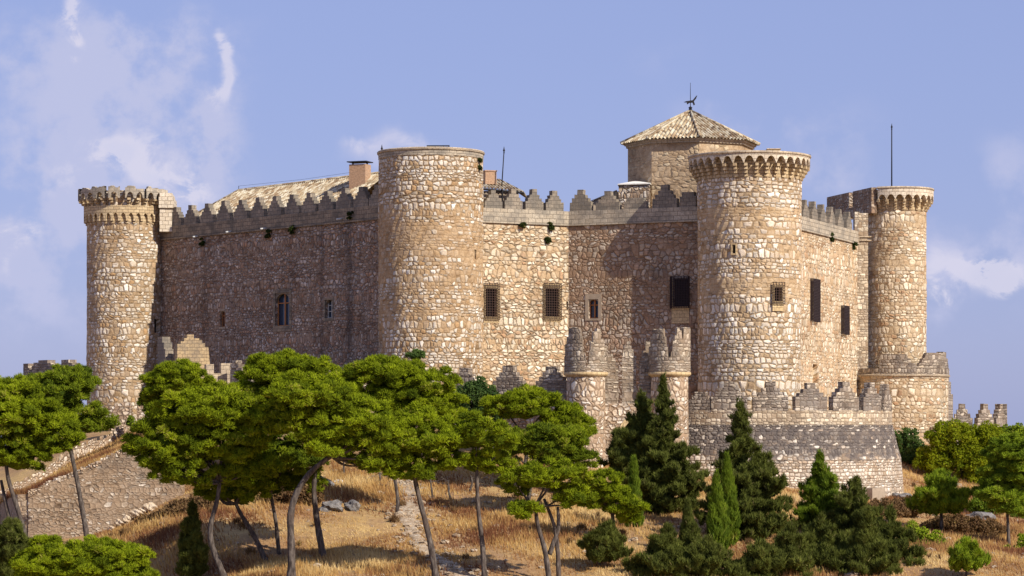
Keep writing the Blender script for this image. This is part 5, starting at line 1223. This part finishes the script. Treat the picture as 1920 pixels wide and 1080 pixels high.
# dry grass: cannot be counted, one mesh
def grass():
    r = np.random.default_rng(99); n = 380000
    Y = r.uniform(184, 278, n) ; px = r.uniform(180, 1960, n); x = (px - HX) / F * Y
    z = ground(x, Y); yv = HY - z / Y * F; ok = (yv < 1100)
    # thin out on the path and in bare patches
    pd = np.min(np.hypot(x[:, None] - kx[None, ::3], (Y[:, None] - ky[None, ::3]) * .6), 1)
    bare = np.sin(x * .35 + 2) * np.sin(Y * .28 + x * .1) + .5 * np.sin(x * .9 + Y * .7)
    ok &= (pd > .35 + .5 * r.random(n)) & (r.random(n) < np.clip(.75 + bare * .6, .12, 1)) & (np.hypot(x - BC[0], Y - BC[1]) > RB + 1.2) & ((Y < 233) | (px > 1660))
    x, Y, z = x[ok], Y[ok], z[ok]
    m_ = 26000; f = r.random(m_); g_ = r.random(m_) ** 1.2; bp = np.array([bankpt(a, b) for a, b in zip(f, g_)])
    x = np.concatenate([x, bp[:, 0]]); Y = np.concatenate([Y, bp[:, 1]]); z = np.concatenate([z, bp[:, 2]]); n = len(x)
    tall = np.clip(.5 + .45 * np.sin(x * .21 + 1) * np.sin(Y * .19) + r.normal(0, .18, n), .15, 1.25)
    H = .62 * tall; th = r.uniform(0, 2 * np.pi, n); lean = r.normal(0, .22, (n, 2)) * H[:, None] + np.array([-.08, 0])
    w = .035 + .02 * r.random(n); dx, dy = np.cos(th) * w, np.sin(th) * w * .4
    p = np.stack([x, Y, z - .03], 1)
    V = np.stack([p - np.stack([dx, dy, 0 * dx], 1), p + np.stack([dx, dy, 0 * dx], 1), p + np.stack([lean[:, 0], lean[:, 1], H], 1)], 1)
    t_ = np.clip(.45 + .42 * np.sin(x * .23 + 3 * np.sin(Y * .11)) * np.cos(Y * .31 + x * .07) + .2 * np.sin(x * .9 + 2 * np.sin(Y * .6)) + r.normal(0, .17, n), 0, 1)
    m, g = new_mat('dry_grass_blades'); at = g.n('ShaderNodeAttribute', attribute_name='tint').outputs['Fac']
    col = g.ramp(at, [(0, (.20, .085, .045)), (.25, (.36, .19, .08)), (.6, (.56, .36, .13)), (1, (.76, .58, .28))])
    d = g.n('ShaderNodeBsdfDiffuse'); g.put(d.inputs[0], col); tr = g.n('ShaderNodeBsdfTranslucent'); g.put(tr.inputs[0], col); mx = g.n('ShaderNodeMixShader'); mx.inputs[0].default_value = .35
    g.t.links.new(d.outputs[0], mx.inputs[1]); g.t.links.new(tr.outputs[0], mx.inputs[2]); o = g.n('ShaderNodeOutputMaterial'); g.t.links.new(mx.outputs[0], o.inputs[0])
    tag(fast_tris('dry_grass', V, m, None, t_), 'tall dry golden grass covering the slope', 'grass', kind='stuff')
grass()

# loose stones and low weeds: cannot be counted
def litter():
    import bmesh
    r = np.random.default_rng(5); b = bmesh.new(); bmesh.ops.create_icosphere(b, subdivisions=1, radius=1); ico = np.array([[v.co[:] for v in f.verts] for f in b.faces]); b.free()
    n = 1500; px = r.uniform(180, 1930, n); Y = r.uniform(186, 262, n); x = (px - HX) / F * Y
    k = r.random(n) < .35; i_ = r.integers(0, len(kx), n); x[k] = (kx[i_] + r.normal(0, 1.0, n))[k]; Y[k] = (ky[i_] + r.normal(0, .6, n))[k]
    ok = np.hypot(x - BC[0], Y - BC[1]) > RB + 1; x, Y = x[ok], Y[ok]; n = len(x); z = ground(x, Y); s_ = r.gamma(2.0, .045, n) + .04
    V = np.stack([x, Y, z + s_ * .3], 1)[:, None, None] + ico[None] * (s_[:, None, None, None] * np.array([1.3, 1, .7])) * r.uniform(.75, 1.2, (n, 20, 1, 1))
    tag(fast_tris('rubble', V.reshape(-1, 3, 3), M['path'], None, np.zeros(n * 20)), 'small pale stones scattered over the slope', 'stones', kind='stuff')
    n = 420; px = r.uniform(180, 1930, n); Y = r.uniform(186, 262, n); x = (px - HX) / F * Y
    g_ = np.sin(x * .31 + 1) * np.sin(Y * .37 + 2) + r.normal(0, .4, n); ok = (g_ > .1) & (np.hypot(x - BC[0], Y - BC[1]) > RB + 1.5); x, Y = x[ok], Y[ok]
    C = np.stack([x, Y, ground(x, Y) + .12], 1); RR = r.uniform(.15, .42, len(C)); V, T = needles(C, RR, 40, .30, .03, r, up=1.2, flat=.7)
    tag(fast_tris('weeds', V, M['dry'], None, T), 'reddish brown weeds among the dry grass', 'weeds', kind='stuff')
litter()
for i, (px, y0, y1, ln) in enumerate(((645, 852, 892, 0), (714, 868, 908, 3), (813, 898, 938, 4), (846, 900, 936, 4), (941, 880, 915, 1), (880, 892, 922, -2))):
    Y = hit(px, y1); r = np.random.default_rng(300 + i); foot = np.array([W(px, Y), Y, gz(W(px, Y), Y) - .1]); top_ = pt(px - ln * 1.5, y0, Y)
    t = empty('sapling', foot, ('thin pale dead trunk under the middle pines', 'thin leaning trunk left of the path top', 'slim dark trunk right of the path bend', 'slim dark trunk next to the one at the path bend', 'short trunk beneath the rounded pine crown', 'short stem between path and straight pine')[i], 'tree', 'thin bare trunks behind the pines')
    mb = MB(); mb.tube(curve_pts([foot, (foot + top_) / 2 + r.normal(0, .12, 3), top_], 9), np.linspace(.11, .05, 9), 6)
    mb.build('trunk', M['bark'], t, True); mb = MB()
    for q in range(5): a = foot + (top_ - foot) * r.uniform(.5, 1); mb.tube([a, a + np.array([r.normal(0, .5), r.normal(0, .3), r.uniform(.2, .8)])], [.03, .012], 4)
    mb.build('branches', M['bark'], t)
